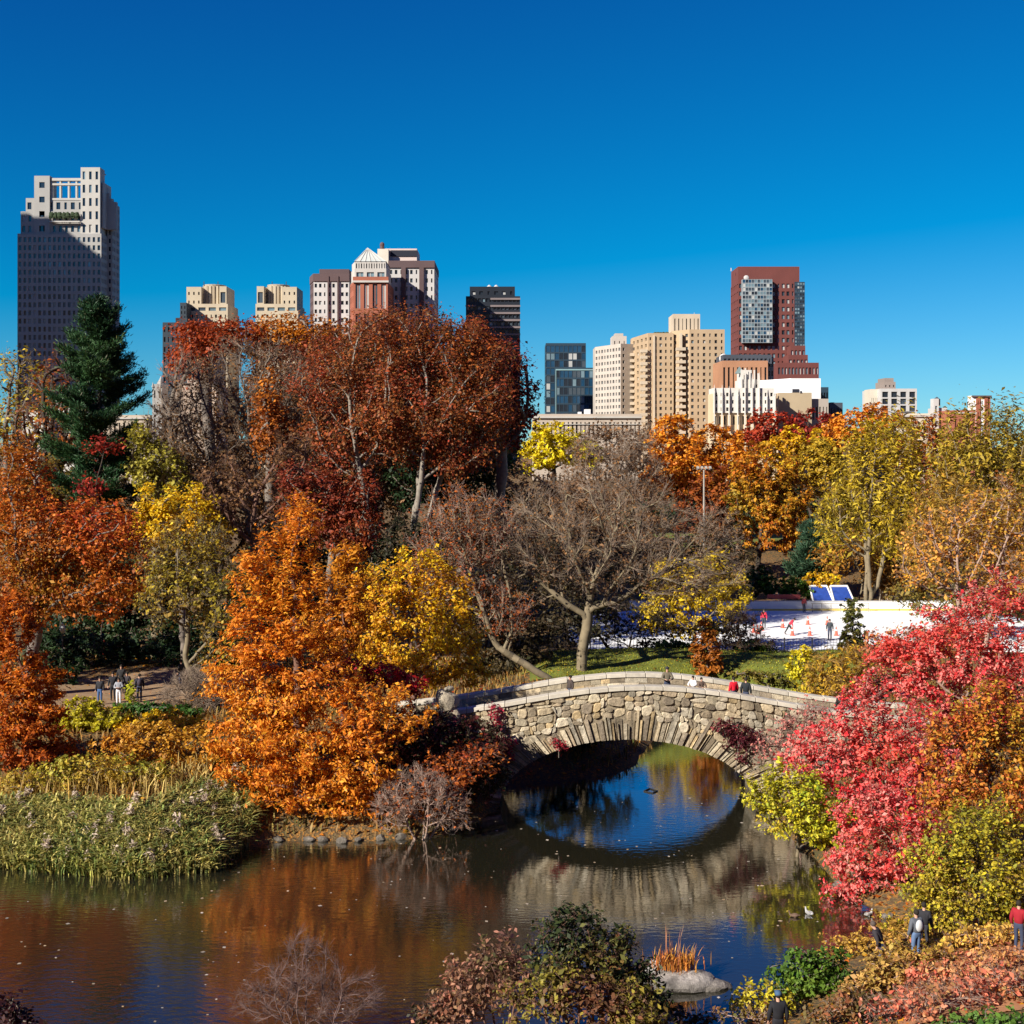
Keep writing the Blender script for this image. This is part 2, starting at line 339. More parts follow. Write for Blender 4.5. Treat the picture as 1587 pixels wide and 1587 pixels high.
    if cover > 0 and pal:
        s = leaf/1290.*Y; nl = int(area*cover/(.42*leaf*leaf*elong))
        LEAFCOUNT[0] += nl
        cl = np.concatenate([A, A, tp_]) if not twigs else tp_
        ci = cl[rn.integers(0, len(cl), nl)]; sg = clump*step
        C = ci+rn.normal(0, 1, (nl, 3))*np.array([sg, sg, sg*(.75+vert)])
        cen = np.array([A[:, 0].mean(), Y, A[:, 2].mean()]); ow = C-cen; ow /= np.linalg.norm(ow, axis=1)[:, None]+1e-9
        gz = H(C[:, 0], C[:, 1]) if hgt < 14 else np.full(nl, bz); ok = C[:, 2] > np.maximum(gz, 0.0)+.04; C = C[ok]; ow = ow[ok]
        V, Q = leaf_quads(C, s, rn, ow, elong)
        c = np.repeat(tones(ci[ok], pal, rn, tone), 4, 0)
        quads_mesh('crown', V, Q, matl or LEAF, e, col=c, shift=sh)
    return e

def conifer(name, label, px, Y, top, bottom, half, pal, leaf=2.2, bark='dark', whorl=.75, base=None, droop=-.1, irr=.35, dens=1.0, curve=.35, prof=.8):
    """trunk with whorls of tapering boughs, each carrying tufts of needles"""
    rn = rng(); bx = X(px, Y); bz = h1(bx, Y) if base is None else base
    zt = Z(top, Y); zb = Z(bottom, Y); hw = half/F*Y; e = empty(name, (bx, Y, bz)); tag(e, label, 'tree')
    P0 = []; P1 = []; R0 = []; R1 = []; T = []; TD = []
    def seg(a, b, ra, rb): P0.append(a); P1.append(b); R0.append(ra); R1.append(rb)
    n = 24; zz = np.linspace(bz-.3, zt, n)
    for i in range(n-1):
        a = np.array([bx+.15*math.sin(i*.5), Y, zz[i]]); b = np.array([bx+.15*math.sin((i+1)*.5), Y, zz[i+1]])
        seg(a, b, (zt-bz)*.014*(1-i/n)+.02, (zt-bz)*.014*(1-(i+1)/n)+.02)
    z = zb
    while z < zt-.3:
        t = (z-zb)/(zt-zb); Lm = hw*((1-t)**prof)*(1+.0*t)+.35
        if t < .12: Lm *= .7+t*2.5
        for b in range(rn.integers(4, 7)):
            an = rn.uniform(0, 6.283); L = Lm*rn.uniform(1-irr*1.5, 1+irr*.5); h0 = z+rn.uniform(-.3, .3)
            d = np.array([math.cos(an), math.sin(an), 0]); k = max(3, int(L/.55)); prev = np.array([bx, Y, h0])
            for i in range(k):
                s = (i+1)/k; p = np.array([bx, Y, h0])+d*L*s+np.array([0, 0, L*(droop*s+curve*s*s)])
                rr = .02+.045*L*.3; seg(prev, p, rr*(1-i/k)+.012, rr*(1-s)+.012); dv = p-prev; dv /= np.linalg.norm(dv)+1e-9
                if s > .22:
                    for sd in (-1, 1):
                        sl_ = L*.30*(1.15-s)*rn.uniform(.7, 1.3)+.25; sd_ = dv*.75+sd*np.array([-d[1], d[0], 0])*.75+np.array([0, 0, .22])
                        q = p+sd_*sl_; seg(p, q, .014, .008)
                        m = max(2, int(sl_/.18)); u = rn.random(m)[:, None]; T.append(p+(q-p)*u); TD.append(np.repeat(sd_[None]/np.linalg.norm(sd_), m, 0))
                    m = 3; u = rn.random(m)[:, None]; T.append(prev+(p-prev)*u); TD.append(np.repeat(dv[None], m, 0))
                prev = p
        z += whorl*rn.uniform(.7, 1.3)*(1-.35*t)
    V, Q = seg_tubes(np.array(P0), np.array(P1), np.array(R0), np.array(R1), 5)
    sh = (bx, Y, bz); quads_mesh('trunk', V, Q, BARK[bark], e, smooth=True, shift=sh)
    T = np.concatenate(T); TD = np.concatenate(TD); k = int(14*dens); C = np.repeat(T, k, 0); D = np.repeat(TD, k, 0)
    n = len(C); s = leaf/1290*Y; LEAFCOUNT[0] += n
    C = C+rn.normal(0, .13*Y/100+.04, (n, 3)); d = D+rn.normal(0, .55, (n, 3))+np.array([0, 0, .35]); d /= np.linalg.norm(d, axis=1)[:, None]
    v = np.cross(d, rn.normal(0, 1, (n, 3))); v /= np.linalg.norm(v, axis=1)[:, None]; L = (s*2.6*rn.uniform(.6, 1.3, n))[:, None]; wv = s*.24
    V = np.stack([C, C+d*L*.5-v*wv, C+d*L, C+d*L*.5+v*wv], 1).reshape(-1, 3)
    quads_mesh('crown', V, np.arange(4*n).reshape(n, 4), NEEDLE, e, col=np.repeat(tones(np.repeat(T, k, 0), pal, rn, 1.5), 4, 0), shift=sh)
    return e

def blades(name, label, xy, hgt, pal, wid, mat_, kind='stuff', cat_='reeds', leanx=.25, plume=0, droop=.3, parent=None, yfloor=None, rise=0):
    """tall grass: each blade a bent strip of three quads"""
    rn = rng(); n = len(xy); b = np.column_stack([xy, H(xy[:, 0], xy[:, 1]) if yfloor is None else np.full(n, yfloor)])
    b = b+np.column_stack([np.zeros(n), np.zeros(n), rn.random(n)**1.3*rise]); hh = hgt*rn.uniform(.55, 1.15, n); an = rn.uniform(0, 6.283, n); ld = np.stack([np.cos(an), np.sin(an), np.zeros(n)], 1); ln = (rn.uniform(.05, leanx*2, n)*hh)[:, None]
    wv = np.stack([-np.sin(an+rn.normal(0, .9, n)), np.cos(an), np.zeros(n)], 1); wv /= np.linalg.norm(wv, axis=1)[:, None]; wd_ = (wid*rn.uniform(.6, 1.4, n))[:, None]
    rows = []
    for t, wf in ((0, .7), (.4, 1), (.75, .75), (1, .08)):
        c = b+ld*ln*(t**2.2)+np.array([0, 0, 1.])*(hh*(t-droop*.5*t**3))[:, None]; rows += [c-wv*wd_*wf*.5, c+wv*wd_*wf*.5]
    V = np.stack(rows, 1).reshape(-1, 3); o = (np.arange(n)*8)[:, None, None]
    Q = (np.array([[0, 1, 3, 2], [2, 3, 5, 4], [4, 5, 7, 6]])[None]+o).reshape(-1, 4)
    c = np.repeat(tones(b, pal, rn, 2.2, .3), 8, 0); LEAFCOUNT[0] += 3*n
    o = quads_mesh(name, V, Q, mat_, parent, col=c)
    if parent is None: tag(o, label, cat_, None, kind)
    return o, b, hh, ld*ln
# ------------------------------------------------------------------ the setting
def groundmat():
    m, n, b, out = mat('leaf_littered_soil'); L = n.links.new
    tc = n.nodes.new('ShaderNodeTexCoord')
    a = n.nodes.new('ShaderNodeTexNoise'); a.inputs['Scale'].default_value = .25; a.inputs['Detail'].default_value = 6
    c = n.nodes.new('ShaderNodeTexVoronoi'); c.inputs['Scale'].default_value = 9
    L(tc.outputs['Object'], a.inputs['Vector']); L(tc.outputs['Object'], c.inputs['Vector'])
    r1 = n.nodes.new('ShaderNodeValToRGB'); e = r1.color_ramp.elements; e[0].position = .35; e[0].color = (.045, .05, .015, 1); e[1].position = .65; e[1].color = (.13, .085, .035, 1)
    r2 = n.nodes.new('ShaderNodeValToRGB'); e = r2.color_ramp.elements; e[0].color = (.30, .13, .02, 1); e[1].color = (.09, .05, .02, 1); r2.color_ramp.interpolation = 'CONSTANT'; e[1].position = .5
    L(a.outputs[0], r1.inputs[0]); sp = n.nodes.new('ShaderNodeSeparateColor'); L(c.outputs['Color'], sp.inputs[0]); L(sp.outputs[0], r2.inputs[0])
    mx = n.nodes.new('ShaderNodeMix'); mx.data_type = 'RGBA'; L(sp.outputs[1], mx.inputs[0]); L(r1.outputs[0], mx.inputs[6]); L(r2.outputs[0], mx.inputs[7])
    L(mx.outputs[2], b.inputs['Base Color']); b.inputs['Roughness'].default_value = .95
    bp = n.nodes.new('ShaderNodeBump'); bp.inputs['Strength'].default_value = .6; bp.inputs['Distance'].default_value = .1; L(c.outputs['Distance'], bp.inputs['Height']); L(bp.outputs[0], b.inputs['Normal'])
    return m
def dens(a, b, n): return np.linspace(a, b, n)
xs = np.concatenate([-np.geomspace(4000, 75, 22), dens(-72, 66, 170), np.geomspace(68, 4000, 22)])
ys = np.concatenate([[-400, -120, -40, -15], dens(-8, 110, 150), dens(112, 200, 45), np.geomspace(205, 6000, 26)])
terr = grid_mesh('ground', xs, ys, H, groundmat()); tag(terr, kind='structure')

def watermat():
    m, n, b, out = mat('pond_water'); L = n.links.new
    tc = n.nodes.new('ShaderNodeTexCoord')
    mp = n.nodes.new('ShaderNodeMapping'); mp.inputs['Scale'].default_value = (.55, 1.5, 1); mp.inputs['Rotation'].default_value = (0, 0, R(-28)); L(tc.outputs['Object'], mp.inputs[0])
    a = n.nodes.new('ShaderNodeTexNoise'); a.inputs['Scale'].default_value = 3.4; a.inputs['Detail'].default_value = 3; L(mp.outputs[0], a.inputs['Vector'])
    g = n.nodes.new('ShaderNodeTexNoise'); g.inputs['Scale'].default_value = .09; g.inputs['Detail'].default_value = 1; L(tc.outputs['Object'], g.inputs['Vector'])
    # wind reaches the open left side, the water by the bridge lies calm
    sx = n.nodes.new('ShaderNodeSeparateXYZ'); L(tc.outputs['Object'], sx.inputs[0])
    mr = n.nodes.new('ShaderNodeMapRange'); mr.inputs[1].default_value = 0; mr.inputs[2].default_value = -20; mr.inputs[3].default_value = .22; mr.inputs[4].default_value = 1.0; L(sx.outputs[0], mr.inputs[0])
    mu = n.nodes.new('ShaderNodeMath'); mu.operation = 'MULTIPLY'; L(mr.outputs[0], mu.inputs[0])
    m3 = n.nodes.new('ShaderNodeMapRange'); m3.inputs[1].default_value = .35; m3.inputs[2].default_value = .65; m3.inputs[3].default_value = .25; m3.inputs[4].default_value = 1; L(g.outputs[0], m3.inputs[0]); L(m3.outputs[0], mu.inputs[1])
    bp = n.nodes.new('ShaderNodeBump'); bp.inputs['Distance'].default_value = .035; L(mu.outputs[0], bp.inputs['Strength']); L(a.outputs[0], bp.inputs['Height']); L(bp.outputs[0], b.inputs['Normal'])
    b.inputs['Base Color'].default_value = (.018, .017, .010, 1); b.inputs['Roughness'].default_value = .6; b.inputs['Specular IOR Level'].default_value = 0
    gl = n.nodes.new('ShaderNodeBsdfGlossy'); gl.inputs['Roughness'].default_value = .03; gl.inputs['Color'].default_value = (1, 1, 1, 1); L(bp.outputs[0], gl.inputs['Normal'])
    fr = n.nodes.new('ShaderNodeFresnel'); fr.inputs['IOR'].default_value = 1.6; L(bp.outputs[0], fr.inputs['Normal'])
    mf = n.nodes.new('ShaderNodeMath'); mf.operation = 'MULTIPLY'; mf.use_clamp = True; mf.inputs[1].default_value = .66; mp1 = n.nodes.new('ShaderNodeMath'); mp1.operation = 'MULTIPLY'; mp1.inputs[1].default_value = 3.7; mp2 = n.nodes.new('ShaderNodeMath'); mp2.operation = 'POWER'; mp2.inputs[1].default_value = 1.5; L(fr.outputs[0], mp1.inputs[0]); L(mp1.outputs[0], mp2.inputs[0]); L(mp2.outputs[0], mf.inputs[0])
    ms = n.nodes.new('ShaderNodeMixShader'); L(mf.outputs[0], ms.inputs[0]); L(b.outputs[0], ms.inputs[1]); L(gl.outputs[0], ms.inputs[2]); L(ms.outputs[0], out.inputs[0])
    return m
wm = MB(); wm.face([(-75, 30, 0), (40, 30, 0), (40, 92, 0), (-75, 92, 0)]); w = wm.build('pond_water', watermat()); tag(w, kind='structure')

def sheet(name, poly, off, m, res=1.0, kind='structure'):
    """a sheet that follows the terrain inside a polygon"""
    poly = np.array(poly); x0, y0 = poly.min(0); x1, y1 = poly.max(0)
    xs_ = np.arange(x0, x1+res, res); ys_ = np.arange(y0, y1+res, res); gx, gy = np.meshgrid(xs_, ys_)
    cx = (gx[:-1, :-1]+gx[1:, 1:])/2; cy = (gy[:-1, :-1]+gy[1:, 1:])/2; ins = np.zeros(cx.shape, bool)
    for (a, b), (c, d) in zip(poly, np.roll(poly, -1, 0)): ins ^= ((b > cy) != (d > cy)) & (cx < (c-a)*(cy-b)/((d-b) or 1e-9)+a)
    V = np.stack([gx, gy, H(gx, gy)+off], -1).reshape(-1, 3); nx = len(xs_); j, i = np.where(ins); k = j*nx+i
    o = quads_mesh(name, V, np.stack([k, k+1, k+nx+1, k+nx], 1), m, smooth=True); return tag(o, kind=kind)
LAWN = plain('lawn_grass', (.13, .15, .02), .95, var=.45, scale=1.2)
PATHM = plain('leaf_strewn_path', (.28, .18, .10), .95, var=.3, scale=2.2)
sheet('lawn', [(1.5, 86.6), (20, 86.3), (24, 89), (25, 96), (3, 97), (0, 92)], .05, LAWN, .6)
sheet('lawn', [(22, 166), (52, 164), (60, 182), (20, 186)], .06, LAWN, 1.5)
sheet('path', [(-30.5, 79), (-27, 78), (-21, 81), (-17.5, 88), (-17, 97), (-23, 98), (-26, 90), (-31, 86)], .05, PATHM, .5)
sheet('path', [(11.5, 38), (22, 38), (26, 46), (21, 46.5), (17.5, 45), (15.4, 43.4), (12.4, 41)], .045, plain('leafy_earth_path', (.36, .17, .08), .95, var=.3, scale=2.5), .4)

# the rink
icem = plain('rink_ice', (.88, .88, .86), .8, var=.04, scale=.9, spec=.1)
im = MB(); pts = [(6, 107), (44, 106), (50, 112), (50, 126), (46, 131.6), (12, 131.6), (7.5, 128), (5.2, 120), (5, 112)]
im.prism(pts, 1.7, 2.12); tag(im.build('ice_rink', icem), 'white sheet of ice on the skating rink', 'ice rink')
bw = plain('board_white', (.80, .80, .78), .5, var=.05); by = plain('board_yellow', (.75, .55, .12), .5); bgry = plain('grey_concrete', (.34, .31, .27), .9, var=.25, scale=2)
rb = empty('rink_boards', (26, 131.9, 2.0)); tag(rb, 'white rink boards with a yellow kick strip at the far side of the ice', 'rink barrier')
m1 = MB(); m1.box(12, 46, 131.7, 131.85, 2.30, 3.05); m1.build('board', bw, rb, shift=(26, 131.9, 2.0))
m1 = MB(); m1.box(12, 46, 131.68, 131.87, 2.1, 2.30); m1.build('kick_strip', by, rb, shift=(26, 131.9, 2.0))
m1 = MB(); m1.box(12, 46, 131.66, 131.89, 3.052, 3.12); m1.build('cap_rail', plain('rail_grey', (.5, .5, .5), .5), rb, shift=(26, 131.9, 2.0))
# fence and retaining wall on the near side
m1 = MB(); m1.box(6.2, 34, 105.3, 105.9, .6, 2.02); tag(m1.build('retaining_wall', bgry, bevel=.03), 'low brown retaining wall under the rink fence', 'wall')
fe = empty('rink_fence', (20, 105.6, 2.02)); tag(fe, 'dark metal picket fence along the near edge of the ice rink', 'fence')
DM = plain('dark_metal', (.03, .03, .035), .5, var=.1)
for i in range(13):
    x = 6.4+i*2.27; m1 = MB(); m1.box(x-.05, x+.05, 105.55, 105.65, 2.022, 3.25); m1.build('post', DM, fe, shift=(20, 105.6, 2.02))
m1 = MB()
for z in (2.2, 2.62, 3.12): m1.box(6.45, 33.6, 105.58, 105.62, z, z+.045)
for i in range(12*9): x = 6.4+i*2.27/9; m1.box(x-.012, x+.012, 105.589, 105.611, 2.2, 3.12)
m1.build('rail_panel', DM, fe, shift=(20, 105.6, 2.02))
# terrace walls and banner beyond
m1 = MB(); m1.box(40, 62, 140, 140.6, 2, 4.6); m1.box(39.8, 62.2, 139.85, 140.75, 4.602, 4.85); tag(m1.build('terrace_wall', plain('pale_sandstone', (.5, .42, .32), .85, var=.2)), 'pale stone terrace wall between golden shrubs beyond the rink', 'wall')
m1 = MB(); m1.box(45, 49, 150, 150.5, 4, 7.2); m1.box(44.6, 49.4, 149.8, 150.7, 7.202, 7.5); tag(m1.build('terrace_wall', plain('pale_sandstone_b', (.55, .47, .37), .85, var=.2)), 'short pale stone wall higher up the slope beyond the rink', 'wall')
m1 = MB(); m1.box(26.3, 29.7, 132.9, 132.96, 3.15, 3.62); tag(m1.build('banner', plain('faded_red_cloth', (.5, .10, .09), .8, var=.2)), 'faded red banner hung behind the far rink boards', 'banner')
# two blue and white canopies
def canopy(px, label):
    Y = 134.5; x = X(px, Y); e = empty('canopy', (x, Y, 2.1)); tag(e, label, 'canopy', 'blue and white canopies at the rink'); sh = (x, Y, 2.1)
    a = MB(); w_ = 1.05
    a.hexa([(x-w_, Y-1.3, 2.7), (x+w_, Y-1.3, 2.7), (x+w_*.86, Y+1.1, 4.1), (x-w_*.86, Y+1.1, 4.1), (x-w_, Y-1.3, 2.76), (x+w_, Y-1.3, 2.76), (x+w_*.86, Y+1.1, 4.16), (x-w_*.86, Y+1.1, 4.16)])
    ro_ = a.build('roof', plain('blue_canvas', (.02, .06, .30), .6, var=.35, scale=2.5), e, shift=sh)
    b = MB()
    b.tube((x-w_, Y-1.33, 2.73), (x-w_*.86, Y+1.1, 4.18), .09, .09); b.tube((x+w_, Y-1.33, 2.73), (x+w_*.86, Y+1.1, 4.18), .09, .09)
    b.tube((x-w_, Y-1.33, 2.73), (x+w_, Y-1.33, 2.73), .08, .08); b.tube((x-w_*.86, Y+1.1, 4.2), (x+w_*.86, Y+1.1, 4.2), .12, .12)
    b.build('trim', bw, ro_, shift=sh)
    for sx, sy, zt in ((-1, -1.3, 2.7), (1, -1.3, 2.7), (-.86, 1.1, 4.1), (.86, 1.1, 4.1)):
        c = MB(); c.tube((x+sx*w_*.97, Y+sy, 2.05), (x+sx*w_*.97, Y+sy, zt), .05, .05); c.build('leg', bw, e, shift=sh)
canopy(1272, 'blue canopy with white edges beside the rink, the left one of two'); canopy(1304, 'blue canopy with white edges beside the rink, the right one of two')
be = empty('railing', (33, 131, 2.12)); tag(be, 'low pale railing on the ice in front of the blue canopies', 'railing')
for i in range(7):
    c = MB(); x = 30.4+i*.95; c.box(x-.03, x+.03, 130.6, 130.66, 2.12, 3.0); c.build('post', bgry, be, shift=(33, 131, 2.12))
c = MB(); [c.box(30.3, 36.2, 130.61, 130.65, z, z+.06) for z in (2.45, 2.94)]; c.build('rail', bgry, be, shift=(33, 131, 2.12))
CONE = plain('cone_red', (.80, .13, .08), .5, var=.1); CW = plain('cone_white', (.8, .8, .8), .5)
for i, (px, py, lab) in enumerate([(1168, 980, 'left of the skater in red'), (1174, 982, 'just right of the leftmost cone'), (1180, 977, 'beside the legs of the skater in red'), (1213, 973, 'between the red skater and the bending skater'), (1228, 985, 'at the feet of the bending skater'),
                          (1252, 968, 'in the middle of the ice, farther off'), (1255, 985, 'in the middle of the ice, nearer'), (1282, 968, 'far behind the dark skater'), (1296, 985, 'to the right of the dark skater')]):
    Y = (CAM_Z-2.12)*F/(py-HOR); x = X(px, Y); e = empty('traffic_cone', (x, Y, 2.122)); tag(e, 'orange cone on the ice, '+lab, 'cone', 'cones on the ice')
    c = MB(); c.box(x-.2, x+.2, Y-.2, Y+.2, 2.122, 2.16); c.tube((x, Y, 2.16), (x, Y, 2.55), .16, .11, 10); c.tube((x, Y, 2.67), (x, Y, 2.92), .08, .03, 10); c.build('cone_body', CONE, e, shift=(x, Y, 2.122))
    c = MB(); c.tube((x, Y, 2.55), (x, Y, 2.67), .11, .08, 10); c.build('band', CW, e, shift=(x, Y, 2.122))
# floodlight mast
Y = 150; x = X(1091, Y); z0 = h1(x, Y); e = empty('floodlight_mast', (x, Y, z0)); tag(e, 'tall grey floodlight mast with four lamps above orange trees', 'light mast'); sh = (x, Y, z0)
c = MB(); c.tube((x, Y, z0), (x, Y, Z(728, Y)), .16, .09, 8); c.build('mast', bgry, e, shift=sh)
c = MB(); c.box(x-.85, x+.85, Y-.06, Y+.06, Z(728, Y), Z(728, Y)+.12); c.build('crossbar', bgry, e, shift=sh)
for i in range(4):
    c = MB(); q = x-.7+i*.47; zz = Z(728, Y)+.12; c.hexa([(q-.15, Y-.2, zz), (q+.15, Y-.2, zz), (q+.15, Y+.15, zz+.1), (q-.15, Y+.15, zz+.1), (q-.15, Y-.2, zz+.08), (q+.15, Y-.2, zz+.08), (q+.15, Y+.15, zz+.3), (q-.15, Y+.15, zz+.3)]); c.build('lamp', bgry, e, shift=sh)
# path lamp in the shade at the left
Y = 88; x = X(97, Y); z0 = h1(x, Y); e = empty('lamp_post', (x, Y, z0)); tag(e, 'slim park lamp post in the shade by the path', 'lamp post'); sh = (x, Y, z0)
c = MB(); c.tube((x, Y, z0), (x, Y, z0+3.1), .07, .05, 8); c.tube((x, Y, z0), (x, Y, z0+.5), .14, .09, 8); c.build('post', DM, e, shift=sh)
c = MB(); c.ball((x, Y, z0+3.35), .2, .2, .3); c.tube((x, Y, z0+3.6), (x, Y, z0+3.78), .12, .02, 8); c.build('lantern', plain('frosted_glass', (.5, .52, .5), .3), e, smooth=True, shift=sh)

# ------------------------------------------------------------------ the stone bridge
YF, YB = 68.0, 72.2
def ptop(x): return 4.35+1.95*math.exp(-((x-7)/9.6)**2)
AX, AR, AH = 6.1, 6.75, 3.5
def arch(x):
    t = 1-((x-AX)/AR)**2; return AH*math.sqrt(t) if t > 0 else -1
rs = random.Random(5)
TAN = [(.46, .37, .24), (.38, .30, .20), (.52, .44, .31), (.31, .25, .17), (.48, .36, .20), (.42, .37, .28), (.26, .21, .15), (.56, .48, .35), (.47, .40, .28)]
def stone_col():
    c = rs.choice(TAN); k = rs.uniform(.72, 1.32); return tuple(v*k for v in c)
br = empty('stone_bridge', (AX, (YF+YB)/2, 0)); tag(br, 'arched fieldstone footbridge with pale cap stones crossing the pond', 'bridge'); bsh = (AX, (YF+YB)/2, 0)
def face_wall(y, sgn, x0, x1, cap0):
    """rubble face (random stones of uneven size, each standing proud by its own amount) and the ring of upright slabs over the arch"""
    w = MB(); out = lambda d: y+sgn*d
    # voussoirs
    ang = []; a = math.pi+.0
    while a > 0: ang.append(a); a -= rs.uniform(.014, .05)
    ang.append(0)
    def ep(a, k=1.0, add=0): return (AX+(AR*k+add)*math.cos(a), (AH*k+add)*math.sin(a))
    for a0, a1 in zip(ang[:-1], ang[1:]):
        L = rs.choice([.8, 1.0, 1.2, 1.4, 1.7])*rs.uniform(.9, 1.1); d = rs.uniform(.0, .2); g = .006
        A0 = ep(a0-g); A1 = ep(a1+g); B0 = ep(a0-g, 1, L); B1 = ep(a1+g, 1, L)
        lim = lambda p: (p[0], min(p[1], ptop(p[0])-.75))
        B0, B1 = lim(B0), lim(B1); c = stone_col(); c = tuple(v*1.05 for v in c); j = lambda: rs.uniform(-.03, .03)
        f = [(A0[0], out(d+j()), A0[1]), (A1[0], out(d+j()), A1[1]), (B1[0], out(d*.8+j()), B1[1]), (B0[0], out(d*.8+j()), B0[1])]
        bk = [(p[0], out(-.2), p[2]) for p in f]
        w.hexa([f[0], f[1], bk[1], bk[0], f[3], f[2], bk[2], bk[3]], c)
    # rubble: cells of a jittered grid, merged at random
    nx = int((x1-x0)/.21); 
    rows = 24; cellw = (x1-x0)/nx
    jx = {}; 
    def node(i, j):
        if (i, j) not in jx:
            x = x0+i*cellw+rs.uniform(-.12, .12)*(0 < i < nx); t = j/rows; base = -.6; top = ptop(x)-.2
            jx[(i, j)] = (x, base+(top-base)*t+(rs.uniform(-.11, .11) if 0 < j < rows else 0))
        return jx[(i, j)]
    used = set()
    for j in range(rows):
        for i in range(nx):
            if (i, j) in used: continue
            wi = rs.choice([1, 2, 2, 3, 4]); hj = rs.choice([1, 1, 1, 2, 2])
            while wi > 1 and (i+wi > nx or any((i+q, j) in used for q in range(wi))): wi -= 1
            if j+hj > rows: hj = 1
            for q in range(wi):
                for r_ in range(hj): used.add((i+q, j+r_))
            n0, n1, n2, n3 = node(i, j), node(i+wi, j), node(i+wi, j+hj), node(i, j+hj)
            cx = sum(n[0] for n in (n0, n1, n2, n3))/4; cz = sum(n[1] for n in (n0, n1, n2, n3))/4
            def inring(p, add): return ((p[0]-AX)/(AR+add))**2+(p[1]/(AH+add))**2 < 1
            pts = [n0, n1, n2, n3]
            if all(inring(p, 1.28) and p[1] > -.7 for p in pts): continue
            if any(inring(p, .45) for p in pts):
                continue
            d = rs.uniform(.0, .11); sh_ = .95
            pts = [(cx+(p[0]-cx)*sh_+rs.uniform(-.02, .02), cz+(p[1]-cz)*(sh_-.03)) for p in pts]
            mids = []
            for q in range(4):                       # eight-sided stones with worn corners
                a, b = pts[q], pts[(q+1) % 4]; k = rs.uniform(.16, .3)
                mids += [(a[0]+(b[0]-a[0])*k, a[1]+(b[1]-a[1])*k), (a[0]+(b[0]-a[0])*(1-k), a[1]+(b[1]-a[1])*(1-k))]
            c = stone_col(); n = len(w.v)
            inner = [(cx+(p[0]-cx)*.82, cz+(p[1]-cz)*.82) for p in mids]
            tilt = rs.uniform(-.06, .06); tl2 = rs.uniform(-.05, .05)
            w.v += [(p[0], out(-.12), p[1]) for p in mids]+[(p[0], out(d*.5-.01+tilt*(p[0]-cx)), p[1]) for p in mids]+[(p[0], out(d+.018+tilt*(p[0]-cx)+tl2*(p[1]-cz)), p[1]) for p in inner]
            w.f += [(n+q, n+(q+1) % 8, n+8+(q+1) % 8, n+8+q) for q in range(8)]+[(n+8+q, n+8+(q+1) % 8, n+16+(q+1) % 8, n+16+q) for q in range(8)]+[tuple(n+16+q for q in range(8))]
            w.c += [c]*24
    # mortar backing behind the stones, shaped to the arch
    m = 90; mc = (.27, .22, .15)
    for i in range(m):
        xa = x0+(x1-x0)*i/m; xb = x0+(x1-x0)*(i+1)/m
        za = max(arch(xa)+.01, -.8) if arch(xa) > 0 else -.8; zb = max(arch(xb)+.01, -.8) if arch(xb) > 0 else -.8
        w.face([(xa, out(-.02), za), (xb, out(-.02), zb), (xb, out(-.02), ptop(xb)-.2), (xa, out(-.02), ptop(xa)-.2)], mc)
    return w.build('face_wall', STONE, br, col=True, shift=bsh)
face_wall(YF, -1, -6.5, 22, 0); face_wall(YB, 1, -6.5, 22, 0)
# vault, deck, inner parapet faces
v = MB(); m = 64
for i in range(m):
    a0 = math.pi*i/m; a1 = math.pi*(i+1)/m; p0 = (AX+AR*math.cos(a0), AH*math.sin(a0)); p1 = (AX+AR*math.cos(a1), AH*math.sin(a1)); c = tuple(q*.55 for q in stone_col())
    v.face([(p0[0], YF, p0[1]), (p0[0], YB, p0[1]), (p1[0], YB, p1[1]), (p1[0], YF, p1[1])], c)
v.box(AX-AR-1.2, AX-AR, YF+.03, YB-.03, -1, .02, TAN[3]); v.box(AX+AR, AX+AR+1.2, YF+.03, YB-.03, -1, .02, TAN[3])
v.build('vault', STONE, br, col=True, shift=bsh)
dk = MB()
n = 60
for i in range(n):
    xa = -6.5+28.5*i/n; xb = -6.5+28.5*(i+1)/n; za, zb = ptop(xa)-.9, ptop(xb)-.9
    dk.face([(xa, YF+.35, za), (xb, YF+.35, zb), (xb, YB-.35, zb), (xa, YB-.35, za)])
dk.build('deck', plain('asphalt_path', (.16, .14, .12), .95, var=.2, scale=3), br, shift=bsh)
for ya, yb in ((YF+.0, YF+.42), (YB-.42, YB-.0)):        # parapet inner faces as coursed blocks
    pi = MB()
    iy = yb if ya == YF else ya; s = 1 if ya == YF else -1
    for row, (t0, t1) in enumerate(((-1.2, -.82), (-.81, -.5), (-.49, -.2))):
        x = -6.5
        while x < 22:
            L = rs.uniform(.5, 1.3); xb = min(22, x+L); c = stone_col(); c = tuple(q*1.1 for q in c); d = rs.uniform(0, .03)
            y0_, y1_ = (iy-.1, iy+d) if s == 1 else (iy-d, iy+.1)
            pi.hexa([(x+.01, y0_, ptop(x)+t0), (xb-.01, y0_, ptop(xb)+t0), (xb-.01, y1_, ptop(xb)+t0), (x+.01, y1_, ptop(x)+t0),
                     (x+.01, y0_, ptop(x)+t1), (xb-.01, y0_, ptop(xb)+t1), (xb-.01, y1_, ptop(xb)+t1), (x+.01, y1_, ptop(x)+t1)], c); x = xb
    pi.build('parapet', STONE, br, col=True, shift=bsh)
